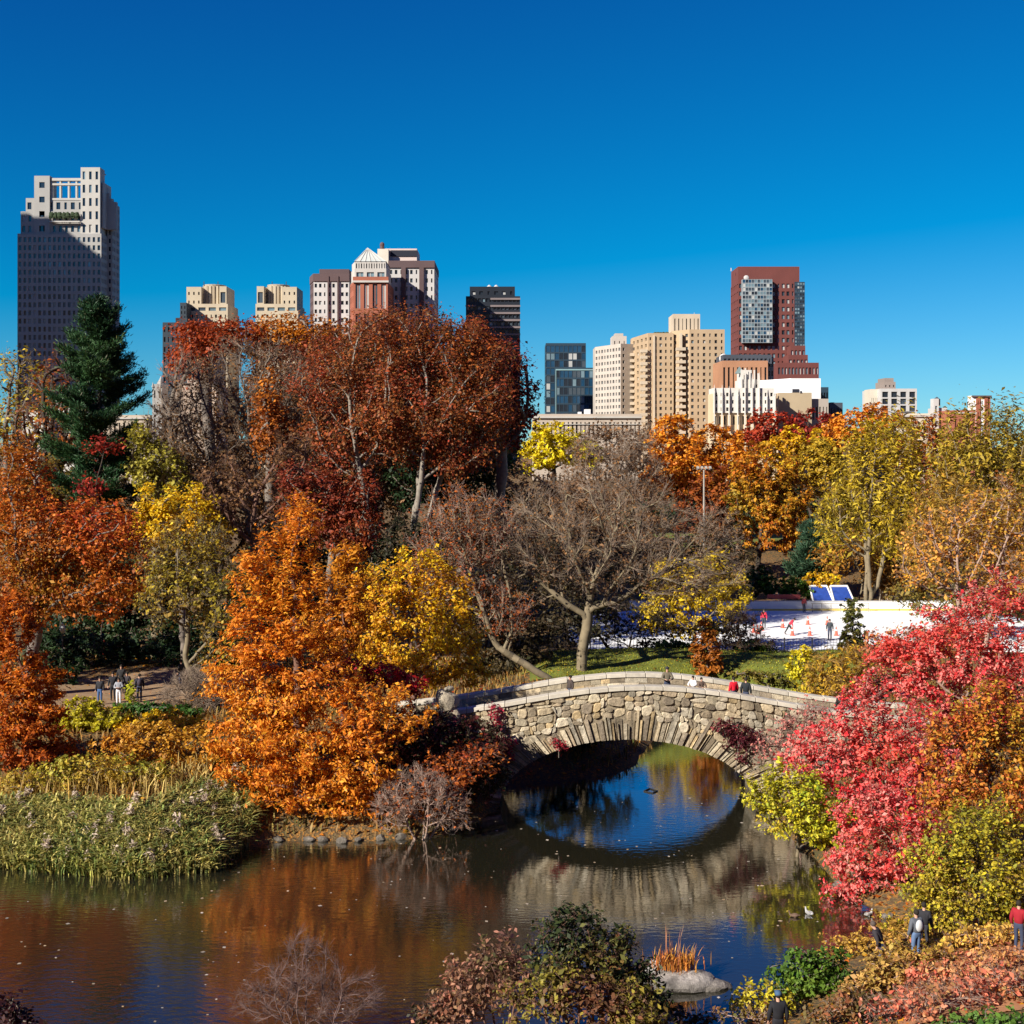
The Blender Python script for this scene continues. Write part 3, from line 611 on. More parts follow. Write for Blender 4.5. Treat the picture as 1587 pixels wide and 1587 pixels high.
for ya, yb, x0 in ((YF-.16, YF+.5, -4.6), (YB-.5, YB+.16, -6.5)):
    x = x0; st = MB()
    while x < 22:
        L = rs.uniform(.75, 1.25); xb = min(22, x+L); k = rs.uniform(.85, 1.1); c = (.55*k, .50*k, .41*k); j = rs.uniform(-.012, .012)
        st.hexa([(x+.012, ya+j, ptop(x)-.2), (xb-.012, ya+j, ptop(xb)-.2), (xb-.012, yb+j, ptop(xb)-.2), (x+.012, yb+j, ptop(x)-.2),
                 (x+.012, ya+j+.02, ptop(x)+.03+j), (xb-.012, ya+j+.02, ptop(xb)+.03+j), (xb-.012, yb+j-.02, ptop(xb)+.03+j), (x+.012, yb+j-.02, ptop(x)+.03+j)], c); x = xb
    st.build('cap_stones', CAPS, br, col=True, shift=bsh, bevel=.02)
# rocks
def rock(name, label, x, y, z, rx, ry, rz, seed, col=(.36, .31, .26), cat_='rock', rough=.22, group=None, parent=None, subs=3):
    bm = bmesh.new(); bmesh.ops.create_icosphere(bm, subdivisions=subs, radius=1); rn = random.Random(seed)
    pl = [(Vector((rn.gauss(0, 1), rn.gauss(0, 1), rn.gauss(0, .8))).normalized(), rn.uniform(.62, .92)) for _ in range(14)]
    for q in bm.verts:
        p = q.co.copy()
        for d, k in pl:
            t = p.dot(d)
            if t > k: p -= d*(t-k)*.92
        p *= 1+rn.uniform(-.02, .02); q.co = Vector((p.x*rx, p.y*ry, p.z*rz))
    me = bpy.data.meshes.new(name); bm.to_mesh(me); bm.free()
    a = me.color_attributes.new('tone', 'FLOAT_COLOR', 'POINT'); a.data.foreach_set('color', np.tile(np.array([*col, 1], np.float32), len(me.vertices)))
    me.materials.append(STONE); o = link(bpy.data.objects.new(name, me), parent); o.location = (x, y, z)
    if parent is None: tag(o, label, cat_, group)
    return o
e = empty('boulder_pillar', (X(693, 67.2), 67.4, 4.55)); tag(e, 'round topped boulder pillar at the left end of the bridge parapet', 'pillar')
rock('boulder', None, 0, 0, .25, .78, .62, .7, 3, (.40, .33, .24), parent=e); rock('boulder', None, -.05, 0, 1.05, .72, .58, .75, 8, (.42, .36, .27), parent=e); rock('boulder', None, .1, .05, 1.75, .3, .28, .16, 9, (.36, .32, .25), parent=e)
yr = 45.2
rock('islet_rock', 'large pale rock islet in the pond behind the mixed bush', X(1052, yr), yr+.3, .03, 1.45, .85, .52, 21, (.50, .45, .40))
rock('islet_rock', 'smaller rounded rock at the right end of the pale islet', X(1104, yr), yr+.1, 0, .72, .5, .34, 22, (.52, .46, .40))
rock('islet_rock', 'flat grey rock at the back of the islet under the grass tuft', X(1035, yr), yr+.9, .35, .9, .6, .45, 25, (.42, .39, .36))
# ------------------------------------------------------------------ the skyline
def bm_(name, col, var=.13, rough=.85, scale=.22): return plain(name, col, rough, var=var, scale=scale)
GL = {'dark': plain('window_glass_dark', (.02, .028, .04), .12, var=.3, scale=.3, spec=.8), 'mid': plain('window_glass_grey', (.06, .08, .10), .15, var=.3, scale=.3, spec=.8),
      'pale': plain('window_blind_pale', (.42, .42, .40), .6, var=.2, scale=.3), 'blue': plain('window_glass_blue', (.015, .06, .12), .08, var=.4, scale=.2, spec=1.0), 'sky': plain('window_glass_sky_tint', (.16, .24, .28), .1, var=.4, scale=.25, spec=1.0)}  # the 'sky' panes have the brighter reflected sky put into their colour
class Bld:
    def __init__(s, name, label, cx, cy, cat_='building'):
        s.e = empty(name, (cx, cy, 6)); tag(s.e, label, cat_); s.sh = (cx, cy, 6); s.m = {}; s.win = []; s.rn = random.Random(label); s.parts = []
    def mb(s, part, m):
        k = (part, m.name)
        if k not in s.m: s.m[k] = (part, m, MB())
        return s.m[k][2]
    def facade(s, a, b, z0, z1, nc, nr, m, wf=.55, hf=.55, dep=.4, mix=('dark',), wt=(1,), part='wall', skip=None, split=0, zoff=.5):
        """a wall from a to b (xy) with real openings: faces round each window, reveals, and a pane set back in it"""
        w = s.mb(part, m); a = Vector((*a, 0)); b = Vector((*b, 0)); u = (b-a); L = u.length; u /= L; nrm = Vector((u.y, -u.x, 0))
        def pt(x, z, d=0): q = a+u*x-nrm*d; return (q.x, q.y, z)
        if nc == 0 or nr == 0: w.face([pt(0, z0), pt(L, z0), pt(L, z1), pt(0, z1)]); return
        cw = L/nc; ch = (z1-z0)/nr; pat = s.rn.choice([(1, .62), (1, 1, .55), (1.12, .8), (.7, 1.1, 1.1, .7), (1, .9)]) if nc > 4 and wf < .7 else (1,); wr = [s.rn.random() for _ in range(nr)]
        for j in range(nr):
            za = z0+j*ch; zb = za+ch; wa = za+ch*(1-hf)*zoff; wb = wa+ch*hf
            w.face([pt(0, za), pt(L, za), pt(L, wa), pt(0, wa)]); w.face([pt(0, wb), pt(L, wb), pt(L, zb), pt(0, zb)])
            xp = 0
            for i in range(nc):
                if skip and skip(i, j): continue
                q_ = min(.93, wf*pat[i % len(pat)]); xa = i*cw+cw*(1-q_)/2; xb = xa+cw*q_
                w.face([pt(xp, wa), pt(xa, wa), pt(xa, wb), pt(xp, wb)]); xp = xb
                w.face([pt(xa, wa), pt(xb, wa), pt(xb, wa, dep), pt(xa, wa, dep)]); w.face([pt(xa, wb, dep), pt(xb, wb, dep), pt(xb, wb), pt(xa, wb)])
                w.face([pt(xa, wa), pt(xa, wa, dep), pt(xa, wb, dep), pt(xa, wb)]); w.face([pt(xb, wa, dep), pt(xb, wa), pt(xb, wb), pt(xb, wb, dep)])
                g = s.rn.choices(mix, wt)[0]; g = s.rn.choice(('pale', 'mid', 'sky', 'mid')) if s.rn.random() < .16 else g; s.win.append((g, [pt(xa, wa, dep), pt(xb, wa, dep), pt(xb, wb, dep), pt(xa, wb, dep)]))
                if split: xm = (xa+xb)/2; t = min(.12, cw*.05); w.face([pt(xm-t, wa, dep-.06), pt(xm+t, wa, dep-.06), pt(xm+t, wb, dep-.06), pt(xm-t, wb, dep-.06)])
            w.face([pt(xp, wa), pt(L, wa), pt(L, wb), pt(xp, wb)])
    def block(s, pts, z0, z1, m, specs, part='wall', parapet=.8, roof=None):
        """pts counter-clockwise; specs[i] = facade settings of edge i"""
        n = len(pts)
        for i in range(n):
            sp = specs.get(i)
            if sp is None: s.facade(pts[i], pts[(i+1) % n], z0, z1, 0, 0, m, part=part)
            else: sp = dict(sp); nc = sp.pop('nc'); nr = sp.pop('nr'); s.facade(pts[i], pts[(i+1) % n], z0, z1, nc, nr, sp.pop('m', m), part=part, **sp)
        r = s.mb('roof', roof or m); r.face([(p[0], p[1], z1) for p in pts])
        if parapet:
            w = s.mb(part, m); c = (sum(p[0] for p in pts)/n, sum(p[1] for p in pts)/n)
            for i in range(n):
                a, b = pts[i], pts[(i+1) % n]; k = .96; ai = (c[0]+(a[0]-c[0])*k, c[1]+(a[1]-c[1])*k); bi = (c[0]+(b[0]-c[0])*k, c[1]+(b[1]-c[1])*k)
                w.face([(*a, z1), (*b, z1), (*b, z1+parapet), (*a, z1+parapet)]); w.face([(*bi, z1), (*ai, z1), (*ai, z1+parapet), (*bi, z1+parapet)]); w.face([(*a, z1+parapet), (*b, z1+parapet), (*bi, z1+parapet), (*ai, z1+parapet)])
    UNI = {'antenna', 'pier', 'band', 'roof_house', 'vent', 'buttress', 'cornice'}
    def box(s, part, m, *a):
        if part in s.UNI: b = MB(); s.m[(part, m.name, len(s.m))] = (part, m, b); b.box(*a)
        else: s.mb(part, m).box(*a)
    def finish(s, limit=100):
        roof = None
        for part, m, b in sorted(s.m.values(), key=lambda t: t[0] != 'roof'):
            if not b.v: continue
            up = roof if roof and part in ('antenna', 'roof_house', 'chimney', 'tank', 'roof_plants', 'dish', 'dome', 'roof_rib') else s.e
            o = b.build(part, m, up, shift=s.sh)
            if part == 'roof' and roof is None: roof = o
        def low(w): return -w[1][0][2]
        s.win.sort(key=low)                                  # the topmost rows show above the trees
        for g, q in s.win[:limit-1]:
            b = MB(); b.face(q); b.build('window', GL[g], s.e, shift=s.sh)
        rest = s.win[limit-1:]
        if rest:
            o = None; b = MB(); mats = []
            for g, q in rest: b.face(q)
            me_o = b.build('window', None, s.e, shift=s.sh); me = me_o.data
            for g, q in rest:
                if g not in mats: mats.append(g); me.materials.append(GL[g])
            me.polygons.foreach_set('material_index', [mats.index(g) for g, q in rest]); me_o['kind'] = 'stuff'
def rect(px0, px1, Y, depth, rot=0, piv='l'):
    x0, x1 = X(px0, Y), X(px1, Y); w_ = x1-x0; pts = [(0, 0), (w_, 0), (w_, depth), (0, depth)]; c, sn = math.cos(rot), math.sin(rot)
    return [(x0+p[0]*c-p[1]*sn, Y+p[0]*sn+p[1]*c) for p in pts]
G0 = 5.0
LIME = bm_('limestone', (.36, .35, .33), .08); LIMED = bm_('limestone_trim', (.48, .46, .42))

# 1 tall limestone tower, left
Y = 520; B = Bld('apartment_tower', 'tall pale limestone tower with stepped crown and open roof loggia, half in shadow', X(100, Y), Y)
zz = lambda py: Z(py, Y); xx = lambda px: X(px, Y)
B.block(rect(27, 157, Y, 14), G0, zz(365), LIME, {0: dict(nc=17, nr=30, wf=.55, hf=.6, mix=('dark', 'mid', 'sky'), wt=(5, 3, 1)), 1: dict(nc=6, nr=30, wf=.5), 3: dict(nc=8, nr=30, wf=.5)})
B.block(rect(166, 174, Y+8, 10), G0, zz(311), LIME, {0: dict(nc=1, nr=34, wf=.4), 1: dict(nc=5, nr=34, wf=.5)})
B.block(rect(32, 155, Y+1, 12), zz(365)+.8, zz(330), LIME, {0: dict(nc=13, nr=2, wf=.5, hf=.6)})
B.block(rect(40, 152, Y+1.5, 10), zz(330)+.8, zz(309), LIME, {0: dict(nc=10, nr=1, wf=.55, hf=.6, mix=('dark', 'mid'), wt=(2, 1))})
B.block(rect(53, 77, Y+.6, 8), zz(365), zz(275), LIME, {0: dict(nc=1, nr=4, wf=.35, hf=.4), 3: dict(nc=1, nr=4)})
B.block(rect(125, 155, Y+.5, 6), zz(365), zz(262), LIMED, {0: dict(nc=3, nr=5, wf=.4, hf=.6, zoff=.6)})
# loggia: columns and beams you can see the sky through
for px in (77, 90, 103, 115, 123): B.box('loggia', LIMED, xx(px), xx(px+2.6), Y+1.5, Y+3, zz(309), zz(276))
B.box('loggia', LIMED, xx(77), xx(125), Y+1.3, Y+3.2, zz(286), zz(283)); B.box('loggia', LIMED, xx(77), xx(125), Y+1.2, Y+3.3, zz(279), zz(275)); B.box('loggia', LIMED, xx(77), xx(125), Y+1.3, Y+3.3, zz(309), zz(306))
# curved wing on the right of the crown
w = B.mb('wall', LIME); k = [(160, 281), (162, 290), (166, 300), (171, 307), (177, 310)]
for (a0, b0), (a1, b1) in zip(k[:-1], k[1:]): B.box('wall', LIME, xx(a0)-1, xx(a1)-1, Y+6, Y+8, zz(352), zz((b0+b1)/2))
B.box('wall', LIMED, xx(156), xx(158), Y+2, Y+12, zz(352), zz(281))
B.box('terrace', LIMED, xx(78), xx(125), Y-1.2, Y+.2, zz(345), zz(343)); 
for i in range(7): B.mb('plants', bm_('roof_plants', (.03, .05, .02))).ball((xx(80+i*6.6), Y-.4, zz(334)), 1.0, .6, 1.3, jit=.3, seed=i)
B.box('chimney', LIME, xx(136), xx(150), Y+6, Y+12, zz(262), zz(261))
B.finish()
# neighbour out of the frame whose shadow falls on it
dY = 95; sx = -math.tan(R(SUN_AZ))*dY; hh = math.tan(R(SUN_EL))/math.cos(R(SUN_AZ))*dY
B = Bld('high_rise', 'high rise left of the limestone tower, outside the photo, casting its shadow', xx(60)+sx, Y-dY)
x1_ = xx(72)+sx; B.block([(x1_-34, Y-dY-44), (x1_, Y-dY-44), (x1_, Y-dY), (x1_-34, Y-dY)], G0, zz(337)+hh, bm_('dark_curtain_wall', (.12, .14, .17)), {1: dict(nc=8, nr=30, wf=.7), 2: dict(nc=6, nr=30, wf=.7)})
B.box('wall', LIME, x1_-18, x1_-9, Y-dY-3, Y-dY-.2, zz(337)+hh, zz(337)+hh+3)
B.finish(60)

# 2 dark block beside the twin towers, its neighbours' shade put into the wall colour
Y = 470; zz = lambda py: Z(py, Y); xx = lambda px: X(px, Y); DKS = bm_('shade_dark_brick', (.035, .05, .065))
B = Bld('apartment_building', 'dark slate coloured block left of the cream fluted tower', xx(268), Y)
B.block(rect(252, 290, Y, 18), G0, zz(503), DKS, {0: dict(nc=6, nr=16, wf=.45, hf=.5, mix=('dark', 'mid'), wt=(2, 1))}); B.block(rect(272, 290, Y+2, 14), zz(503), zz(495), DKS, {}); B.block(rect(279, 289, Y+3, 10), zz(495), zz(471), DKS, {0: dict(nc=2, nr=3, wf=.3)})
B.finish()
# 3, 4 the cream fluted towers
CR = bm_('cream_brick', (.50, .42, .30)); CRD = bm_('cream_brick_groove', (.36, .29, .20))
def deco(px, label, mir):
    Y = 480; xx = lambda p: X(px+p*mir, Y); zz = lambda py: Z(py, Y)
    def rc(a, b, y, d): a, b = sorted((a*mir, b*mir)); return rect(px+a, px+b, y, d)
    B = Bld('art_deco_tower', label, X(px, Y), Y)
    B.block(rc(-33, 33, Y, 20), G0, zz(485), CR, {0: dict(nc=9, nr=26, wf=.42, hf=.5)})
    B.block(rc(-31, 33, Y+.5, 18), zz(485), zz(474), CR, {0: dict(nc=4, nr=1, wf=.7, hf=.62, mix=('mid', 'sky'), wt=(1, 1))})
    B.block(rc(-31, -8, Y+2, 14), zz(474), zz(447), CR, {0: dict(nc=3, nr=2, wf=.3, hf=.35)})
    B.block(rc(20, 31, Y+2, 14), zz(474), zz(446), CR, {0: dict(nc=1, nr=1, wf=.7, hf=.6, mix=('mid',))})
    x0 = X(px+4*mir, Y); r = 17/F*Y; pts = [(x0+r*math.cos(math.pi*2*i/20), Y+9+r*math.sin(math.pi*2*i/20)*1.0) for i in range(20)]
    B.mb('turret', CR).prism(pts, zz(474), zz(439))
    for i in range(20):
        a = math.pi*2*i/20+.157; cx, cy = x0+r*1.0*math.cos(a), Y+9+r*1.0*math.sin(a); B.mb('turret', CRD if i % 2 else CR).prism([(cx-.35, cy-.35), (cx+.35, cy-.35), (cx+.35, cy+.35), (cx-.35, cy+.35)], zz(473), zz(440.5))
    B.mb('turret', CR).prism([((p[0]-x0)*1.04+x0, (p[1]-Y-9)*1.04+Y+9) for p in pts], zz(439), zz(438))
    for q in (-10, 12): B.box('antenna', DKS, xx(q)-.12, xx(q)+.12, Y+6, Y+6.24, zz(440), zz(433))
    B.finish()
deco(320, 'cream fluted roof tower standing beside the dark slate block', 1); deco(429, 'cream fluted roof tower between its twin and the brown and white block', -1)

# 5 white and brown apartment block
WH = bm_('white_brick', (.52, .50, .48)); BRN = bm_('brown_brick', (.11, .07, .07))
Y = 430; zz = lambda py: Z(py, Y); xx = lambda px: X(px, Y)
B = Bld('apartment_building', 'white banded block with brown piers and chamfered corner, left of the gabled tower', xx(506), Y)
pts = [(xx(474), Y+9), (xx(486), Y), (xx(541), Y), (xx(541), Y+22), (xx(474), Y+22)]
B.block(pts, G0, zz(436), WH, {0: dict(nc=3, nr=24, wf=.5, hf=.45, m=BRN, mix=('pale', 'dark'), wt=(3, 1)), 1: dict(nc=8, nr=24, wf=.55, hf=.45, mix=('dark', 'mid'), wt=(2, 1)), 3: dict(nc=3, nr=24)}, parapet=0)
pt2 = [(xx(473.4), Y+8.8), (xx(485.6), Y-.4), (xx(541.5), Y-.4), (xx(541.5), Y+22.4), (xx(473.4), Y+22.4)]
B.block(pt2, zz(436), zz(428), BRN, {}); B.block(rect(495, 541, Y+3, 14), zz(428), zz(419), BRN, {0: dict(nc=8, nr=1, wf=.6, hf=.3, mix=('pale',))})
for p_ in (508, 523): B.box('pier', BRN, xx(p_), xx(p_+2), Y-.7, Y, G0, zz(428))
B.box('roof_house', WH, xx(506), xx(516), Y+6, Y+11, zz(419), zz(416)); B.finish()
# 6 red brick gabled tower
RB = bm_('red_brick', (.34, .11, .065)); CS = bm_('cast_stone', (.50, .47, .43)); GLR = bm_('pale_slate_roof', (.48, .50, .47))
Y = 405; zz = lambda py: Z(py, Y); xx = lambda px: X(px, Y)
B = Bld('apartment_tower', 'red brick tower with pale crown and peaked triangular roof', xx(570), Y)
B.block([(xx(537), Y+9), (xx(548), Y), (xx(601), Y), (xx(601), Y+20), (xx(537), Y+20)], G0, zz(436), RB, {0: dict(nc=3, nr=18, wf=.4), 1: dict(nc=4, nr=7, wf=.56, hf=.82, mix=('mid', 'sky'), wt=(1, 1), split=1), 2: dict(nc=6, nr=18, wf=.3)}, parapet=0)
B.box('cornice', CS, xx(546.5), xx(602.5), Y-.6, Y, zz(438), zz(435)); B.box('cornice', RB, xx(547), xx(602), Y-.3, Y+.02, zz(435), zz(429))
B.block([(xx(539), Y+9), (xx(549), Y+1), (xx(598), Y+1), (xx(598), Y+18), (xx(539), Y+18)], zz(436), zz(418), CS, {1: dict(nc=3, nr=1, wf=.68, hf=.65, mix=('mid', 'sky'), wt=(1, 1), split=1)}, parapet=.5)
B.block([(xx(540), Y+9), (xx(549.5), Y+1.6), (xx(597), Y+1.6), (xx(597), Y+17), (xx(540), Y+17)], zz(418), zz(404), CS, {1: dict(nc=12, nr=1, wf=.4, hf=.55)}, parapet=0)
r = B.mb('roof', GLR); ap = [(xx(566), Y+7, zz(379)), (xx(570), Y+12, zz(379))]
b_ = [(xx(540), Y+10, zz(404)), (xx(549), Y+1.4, zz(404)), (xx(598), Y+1.4, zz(404)), (xx(598), Y+17, zz(404)), (xx(540), Y+17, zz(404))]
for i in range(5): r.face([b_[i], b_[(i+1) % 5], ap[0] if i < 3 else ap[0]])
for i in range(7): B.mb('roof_rib', CS).tube(b_[1 if i < 1 else 2] if i in (0, 6) else (xx(549+49*i/6), Y+1.3, zz(404)), (ap[0][0], ap[0][1]-.1, ap[0][2]), .12, .12, 4)
B.finish()
# 7 brown and white tower
Y = 425; zz = lambda py: Z(py, Y); xx = lambda px: X(px, Y); DB = bm_('dark_band', (.02, .022, .035))
B = Bld('apartment_tower', 'white tower with brown piers and dark topped roof house right of the gabled tower', xx(638), Y)
B.block(rect(602, 673, Y, 24), G0, zz(415), WH, {0: dict(nc=9, nr=26, wf=.5, hf=.5, mix=('dark', 'mid'), wt=(3, 1)), 1: dict(nc=6, nr=26, wf=.5)}, parapet=0)
B.block(rect(601.5, 673.5, Y-.5, 25), zz(415), zz(408), BRN, {}); B.block(rect(597, 646, Y+5, 14), zz(408), zz(384), bm_('pinkish_render', (.62, .50, .45)), {}, parapet=.5)
B.box('dark_band', DB, xx(603), xx(645), Y+4.7, Y+4.98, zz(394), zz(384.5)); B.block(rect(585, 602, Y+2, 14), zz(415), zz(388), bm_('cream_render', (.64, .58, .48)), {})
for p_ in (622, 650): B.box('pier', BRN, xx(p_), xx(p_+7), Y-.9, Y, G0, zz(415))
B.mb('chimney', BRN).tube((xx(588.5), Y+8, zz(388)), (xx(588.5), Y+8, zz(374)), .9, .7, 8); B.mb('chimney', BRN).ball((xx(588.5), Y+8, zz(373.5)), .8, .8, .9)
B.box('antenna', DB, xx(622), xx(622.4), Y+5, Y+5.1, zz(408), zz(402)); B.box('antenna', DB, xx(654), xx(654.5), Y+5, Y+5.1, zz(408), zz(404))
B.finish()
# 8 dark office tower with two tanks
Y = 450; zz = lambda py: Z(py, Y); xx = lambda px: X(px, Y); BK = bm_('black_panels', (.018, .022, .03), rough=.4); PB = bm_('pinkish_bands', (.20, .165, .165))
B = Bld('office_tower', 'dark banded tower with two white tanks on its roof', xx(763), Y)
B.block(rect(722, 806, Y, 24), G0, zz(459), BK, {0: dict(nc=14, nr=24, wf=.8, hf=.45, mix=('dark', 'mid'), wt=(3, 1)), 3: dict(nc=5, nr=24, wf=.85, hf=.6, mix=('blue',)), 1: dict(nc=5, nr=24)}, parapet=0)
for j in range(16): z = zz(462+j*11); B.box('band', PB, xx(722)-.15, xx(738), Y-.3, Y, z-.5, z+.05) if j % 2 else None; B.box('band', PB, xx(760), xx(806)+.1, Y-.32, Y, z-.6, z+.05)
B.block(rect(728, 798, Y+3, 17), zz(459), zz(446), BK, {0: dict(nc=6, nr=1, wf=.5, hf=.4)})
for i, p_ in enumerate((757.5, 768.5)):
    B.mb('tank', WH).tube((xx(p_), Y+9, zz(446)), (xx(p_), Y+9, zz(439.5)), .95, .95, 12); B.mb('tank', WH).tube((xx(p_), Y+9, zz(439.5)), (xx(p_), Y+9, zz(436.5)), .95, .15, 12)
B.finish()
# 9 blue glass tower
Y = 510; zz = lambda py: Z(py, Y); xx = lambda px: X(px, Y); BF = bm_('blue_grey_frame', (.03, .055, .08), rough=.4); BG = bm_('bright_edge', (.25, .4, .42), rough=.3)
B = Bld('office_tower', 'low blue glass tower left of the pale gridded tower', xx(882), Y)
gk = dict(wf=.86, hf=.82, dep=.12, mix=('blue', 'dark', 'sky'), wt=(7, 3, .5))
B.block(rect(846, 908, Y+6, 18), G0, zz(533), BF, {0: dict(nc=9, nr=18, **gk), 3: dict(nc=4, nr=18, **gk)}); B.block(rect(861, 919, Y, 16), G0, zz(573), BF, {0: dict(nc=9, nr=13, **gk), 1: dict(nc=4, nr=13, **gk)})
B.box('edge', BG, xx(861), xx(919), Y-.15, Y, zz(574), zz(572)); B.box('edge', BG, xx(861), xx(862), Y-.16, Y, G0, zz(572)); B.box('roof_house', BF, xx(876), xx(903), Y+10, Y+18, zz(533), zz(529)); B.finish()
# 10 pale gridded tower
Y = 440; zz = lambda py: Z(py, Y); xx = lambda px: X(px, Y); PG = bm_('pale_pink_concrete', (.47, .42, .37))
B = Bld('apartment_tower', 'pale tower of small gridded windows with a stub turret on its roof', xx(957), Y)
B.block([(xx(927), Y+16), (xx(962), Y), (xx(990), Y+4), (xx(990), Y+24), (xx(927), Y+28)], G0, zz(536), PG, {0: dict(nc=9, nr=22, wf=.55, hf=.5, mix=('dark', 'mid'), wt=(1, 2)), 1: dict(nc=3, nr=22, wf=.35, hf=.5, skip=lambda i, j: i != 0)})
B.block(rect(949, 971, Y+9, 9), zz(537), zz(521), PG, {0: dict(nc=3, nr=1, wf=.2, hf=.5)}); B.block(rect(953, 966, Y+11, 6), zz(521), zz(516), PG, {}); B.finish()
# 11 wide sandy apartment house
Y = 425; zz = lambda py: Z(py, Y); xx = lambda px: X(px, Y); SB = bm_('sand_brick', (.44, .32, .20)); SBL = bm_('pale_sand_brick', (.52, .43, .32))
B = Bld('apartment_building', 'wide sand brick apartment house with balconies and a pale roof house', xx(1054), Y)
wk = dict(wf=.44, hf=.5, mix=('dark', 'mid', 'pale'), wt=(5, 2, 1))
B.block([(xx(988), Y+20), (xx(1004), Y), (xx(1044), Y), (xx(1044), Y+22), (xx(988), Y+26)], G0, zz(520), SB, {0: dict(nc=4, nr=24, **wk), 1: dict(nc=5, nr=24, **wk)})
B.block([(xx(1043), Y+2), (xx(1066), Y-4), (xx(1120), Y-4), (xx(1120), Y+22), (xx(1043), Y+24)], G0, zz(516), SB, {0: dict(nc=3, nr=24, **wk), 1: dict(nc=6, nr=24, **wk)})
for j in range(22):
    z = G0+(zz(520)-G0)*(j+.3)/24
    for q in ((xx(1003)-2.2, xx(1003), Y-1.2, Y+1.5, z, z+1.0), (xx(1060)-3, xx(1060), Y-4.6, Y-2, z+.4, z+1.4), (xx(988)-.9, xx(988)+.6, Y+16, Y+19, z, z+1.0)): c = MB(); c.box(*q); c.build('balcony', SBL, B.e, shift=B.sh)
B.box('pier', SBL, xx(1012), xx(1015), Y-.5, Y, G0, zz(520)); B.box('pier', SBL, xx(1052), xx(1055), Y-3.9, Y-1, G0, zz(518))
B.block(rect(1043, 1085, Y+3, 12), zz(516), zz(489), SBL, {0: dict(nc=7, nr=1, wf=.3, hf=.75, mix=('mid',))}); B.box('antenna', DB, xx(1047), xx(1049), Y+5, Y+6, zz(489), zz(484)); B.box('antenna', WH, xx(1079), xx(1079.6), Y+5, Y+5.2, zz(489), zz(482))
for i in range(5): B.mb('roof_plants', bm_('roof_garden', (.06, .07, .03))).ball((xx(1020+i*4.5), Y+6, zz(518)), 1.3, 1, 1.2, jit=.3, seed=i)
B.finish()
# 12 big dark red tower
Y = 470; zz = lambda py: Z(py, Y); xx = lambda px: X(px, Y); DR = bm_('dark_red_brick', (.15, .045, .038)); WF = bm_('white_frames', (.30, .34, .36))
B = Bld('apartment_tower', 'tall dark red brick tower with a glass bay and stepped wings at its right foot', xx(1190), Y)
wk = dict(wf=.62, hf=.56, mix=('dark', 'mid', 'pale', 'sky'), wt=(2, 2, 5, 4))
B.block(rect(1144, 1247, Y, 16), G0, zz(437), DR, {3: dict(nc=5, nr=26, **wk), 0: dict(nc=14, nr=26, **wk), 1: dict(nc=6, nr=26, **wk)}, parapet=0); B.block(rect(1144, 1239, Y+.4, 15), zz(437), zz(418), DR, {}, parapet=1.2)
B.box('glass_bay', WF, xx(1149), xx(1195), Y-2, Y-.2, zz(532), zz(434))
B.facade((xx(1149), Y-2.3), (xx(1195), Y-2.3), zz(532), zz(434), 10, 16, WF, wf=.88, hf=.8, dep=.1, mix=('sky', 'blue', 'dark', 'mid'), wt=(4, 3, 3, 2), part='glass_bay')
B.facade((xx(1231), Y-.3), (xx(1247), Y-.3), zz(560), zz(437), 4, 22, BF, wf=.8, hf=.6, dep=.1, mix=('dark', 'sky', 'mid'), wt=(3, 2, 2), part='glass_strip')
B.block(rect(1225, 1248, Y-6, 20), G0, zz(541), DR, {0: dict(nc=4, nr=12, **wk)}); B.block(rect(1222, 1252, Y-9, 20), G0, zz(556), DR, {0: dict(nc=5, nr=11, **wk)}); B.block(rect(1205, 1269, Y-13, 24), G0, zz(569), DR, {0: dict(nc=12, nr=10, **wk)})
for p_, q in ((1136, 5), (1169, 6), (1217, 7), (1227, 4), (1160, 3)): B.box('antenna', WH, xx(p_)-.15, xx(p_)+.15, Y+4, Y+4.3, zz(418), zz(418-q))
B.mb('dish', WH).ball((xx(1156), Y-1, zz(431)), 1.0, .4, .9); B.finish()
# 13 brick block with dark roof storey
Y = 395; zz = lambda py: Z(py, Y); xx = lambda px: X(px, Y); OB = bm_('orange_brick', (.40, .20, .11)); SLB = bm_('slate_panel', (.06, .07, .09))
B = Bld('school_building', 'orange brick building with tall slot windows and a dark slatted roof storey', xx(1157), Y)
B.block(rect(1119, 1190, Y, 18), G0, zz(563), OB, {0: dict(nc=10, nr=4, wf=.45, hf=.75)}); B.block(rect(1121, 1196, Y+2, 14), zz(563), zz(553), SLB, {0: dict(nc=12, nr=1, wf=.6, hf=.6, mix=('mid',))})
B.block(rect(1190, 1199, Y+3, 14), G0, zz(556), SLB, {0: dict(nc=2, nr=14, wf=.6)}); B.mb('dome', WH).ball((xx(1128), Y+8, zz(553)), 1.4, 1.4, 1.6); B.finish()
# 14 white gothic terraced house
Y = 350; zz = lambda py: Z(py, Y); xx = lambda px: X(px, Y); GW = bm_('glazed_white', (.62, .59, .54)); YB_ = bm_('yellow_brick', (.66, .50, .32))
B = Bld('apartment_house', 'ornate white building with spiky buttressed crown in front of the red tower', xx(1155), Y)
B.block(rect(1105, 1206, Y, 9), G0, zz(612), YB_, {0: dict(nc=14, nr=6, wf=.4, hf=.5)}, parapet=.4); B.block(rect(1106, 1200, Y-.6, 8.6), zz(640), zz(606), GW, {0: dict(nc=11, nr=3, wf=.4, hf=.5, mix=('dark', 'mid'), wt=(1, 1))})
B.block(rect(1149, 1177, Y+2, 10), zz(606), zz(592), GW, {0: dict(nc=3, nr=1, wf=.3)}); B.block(rect(1150, 1165, Y+3, 8), zz(592), zz(577), GW, {0: dict(nc=2, nr=1, wf=.25, hf=.6)})
rr_ = random.Random(4)
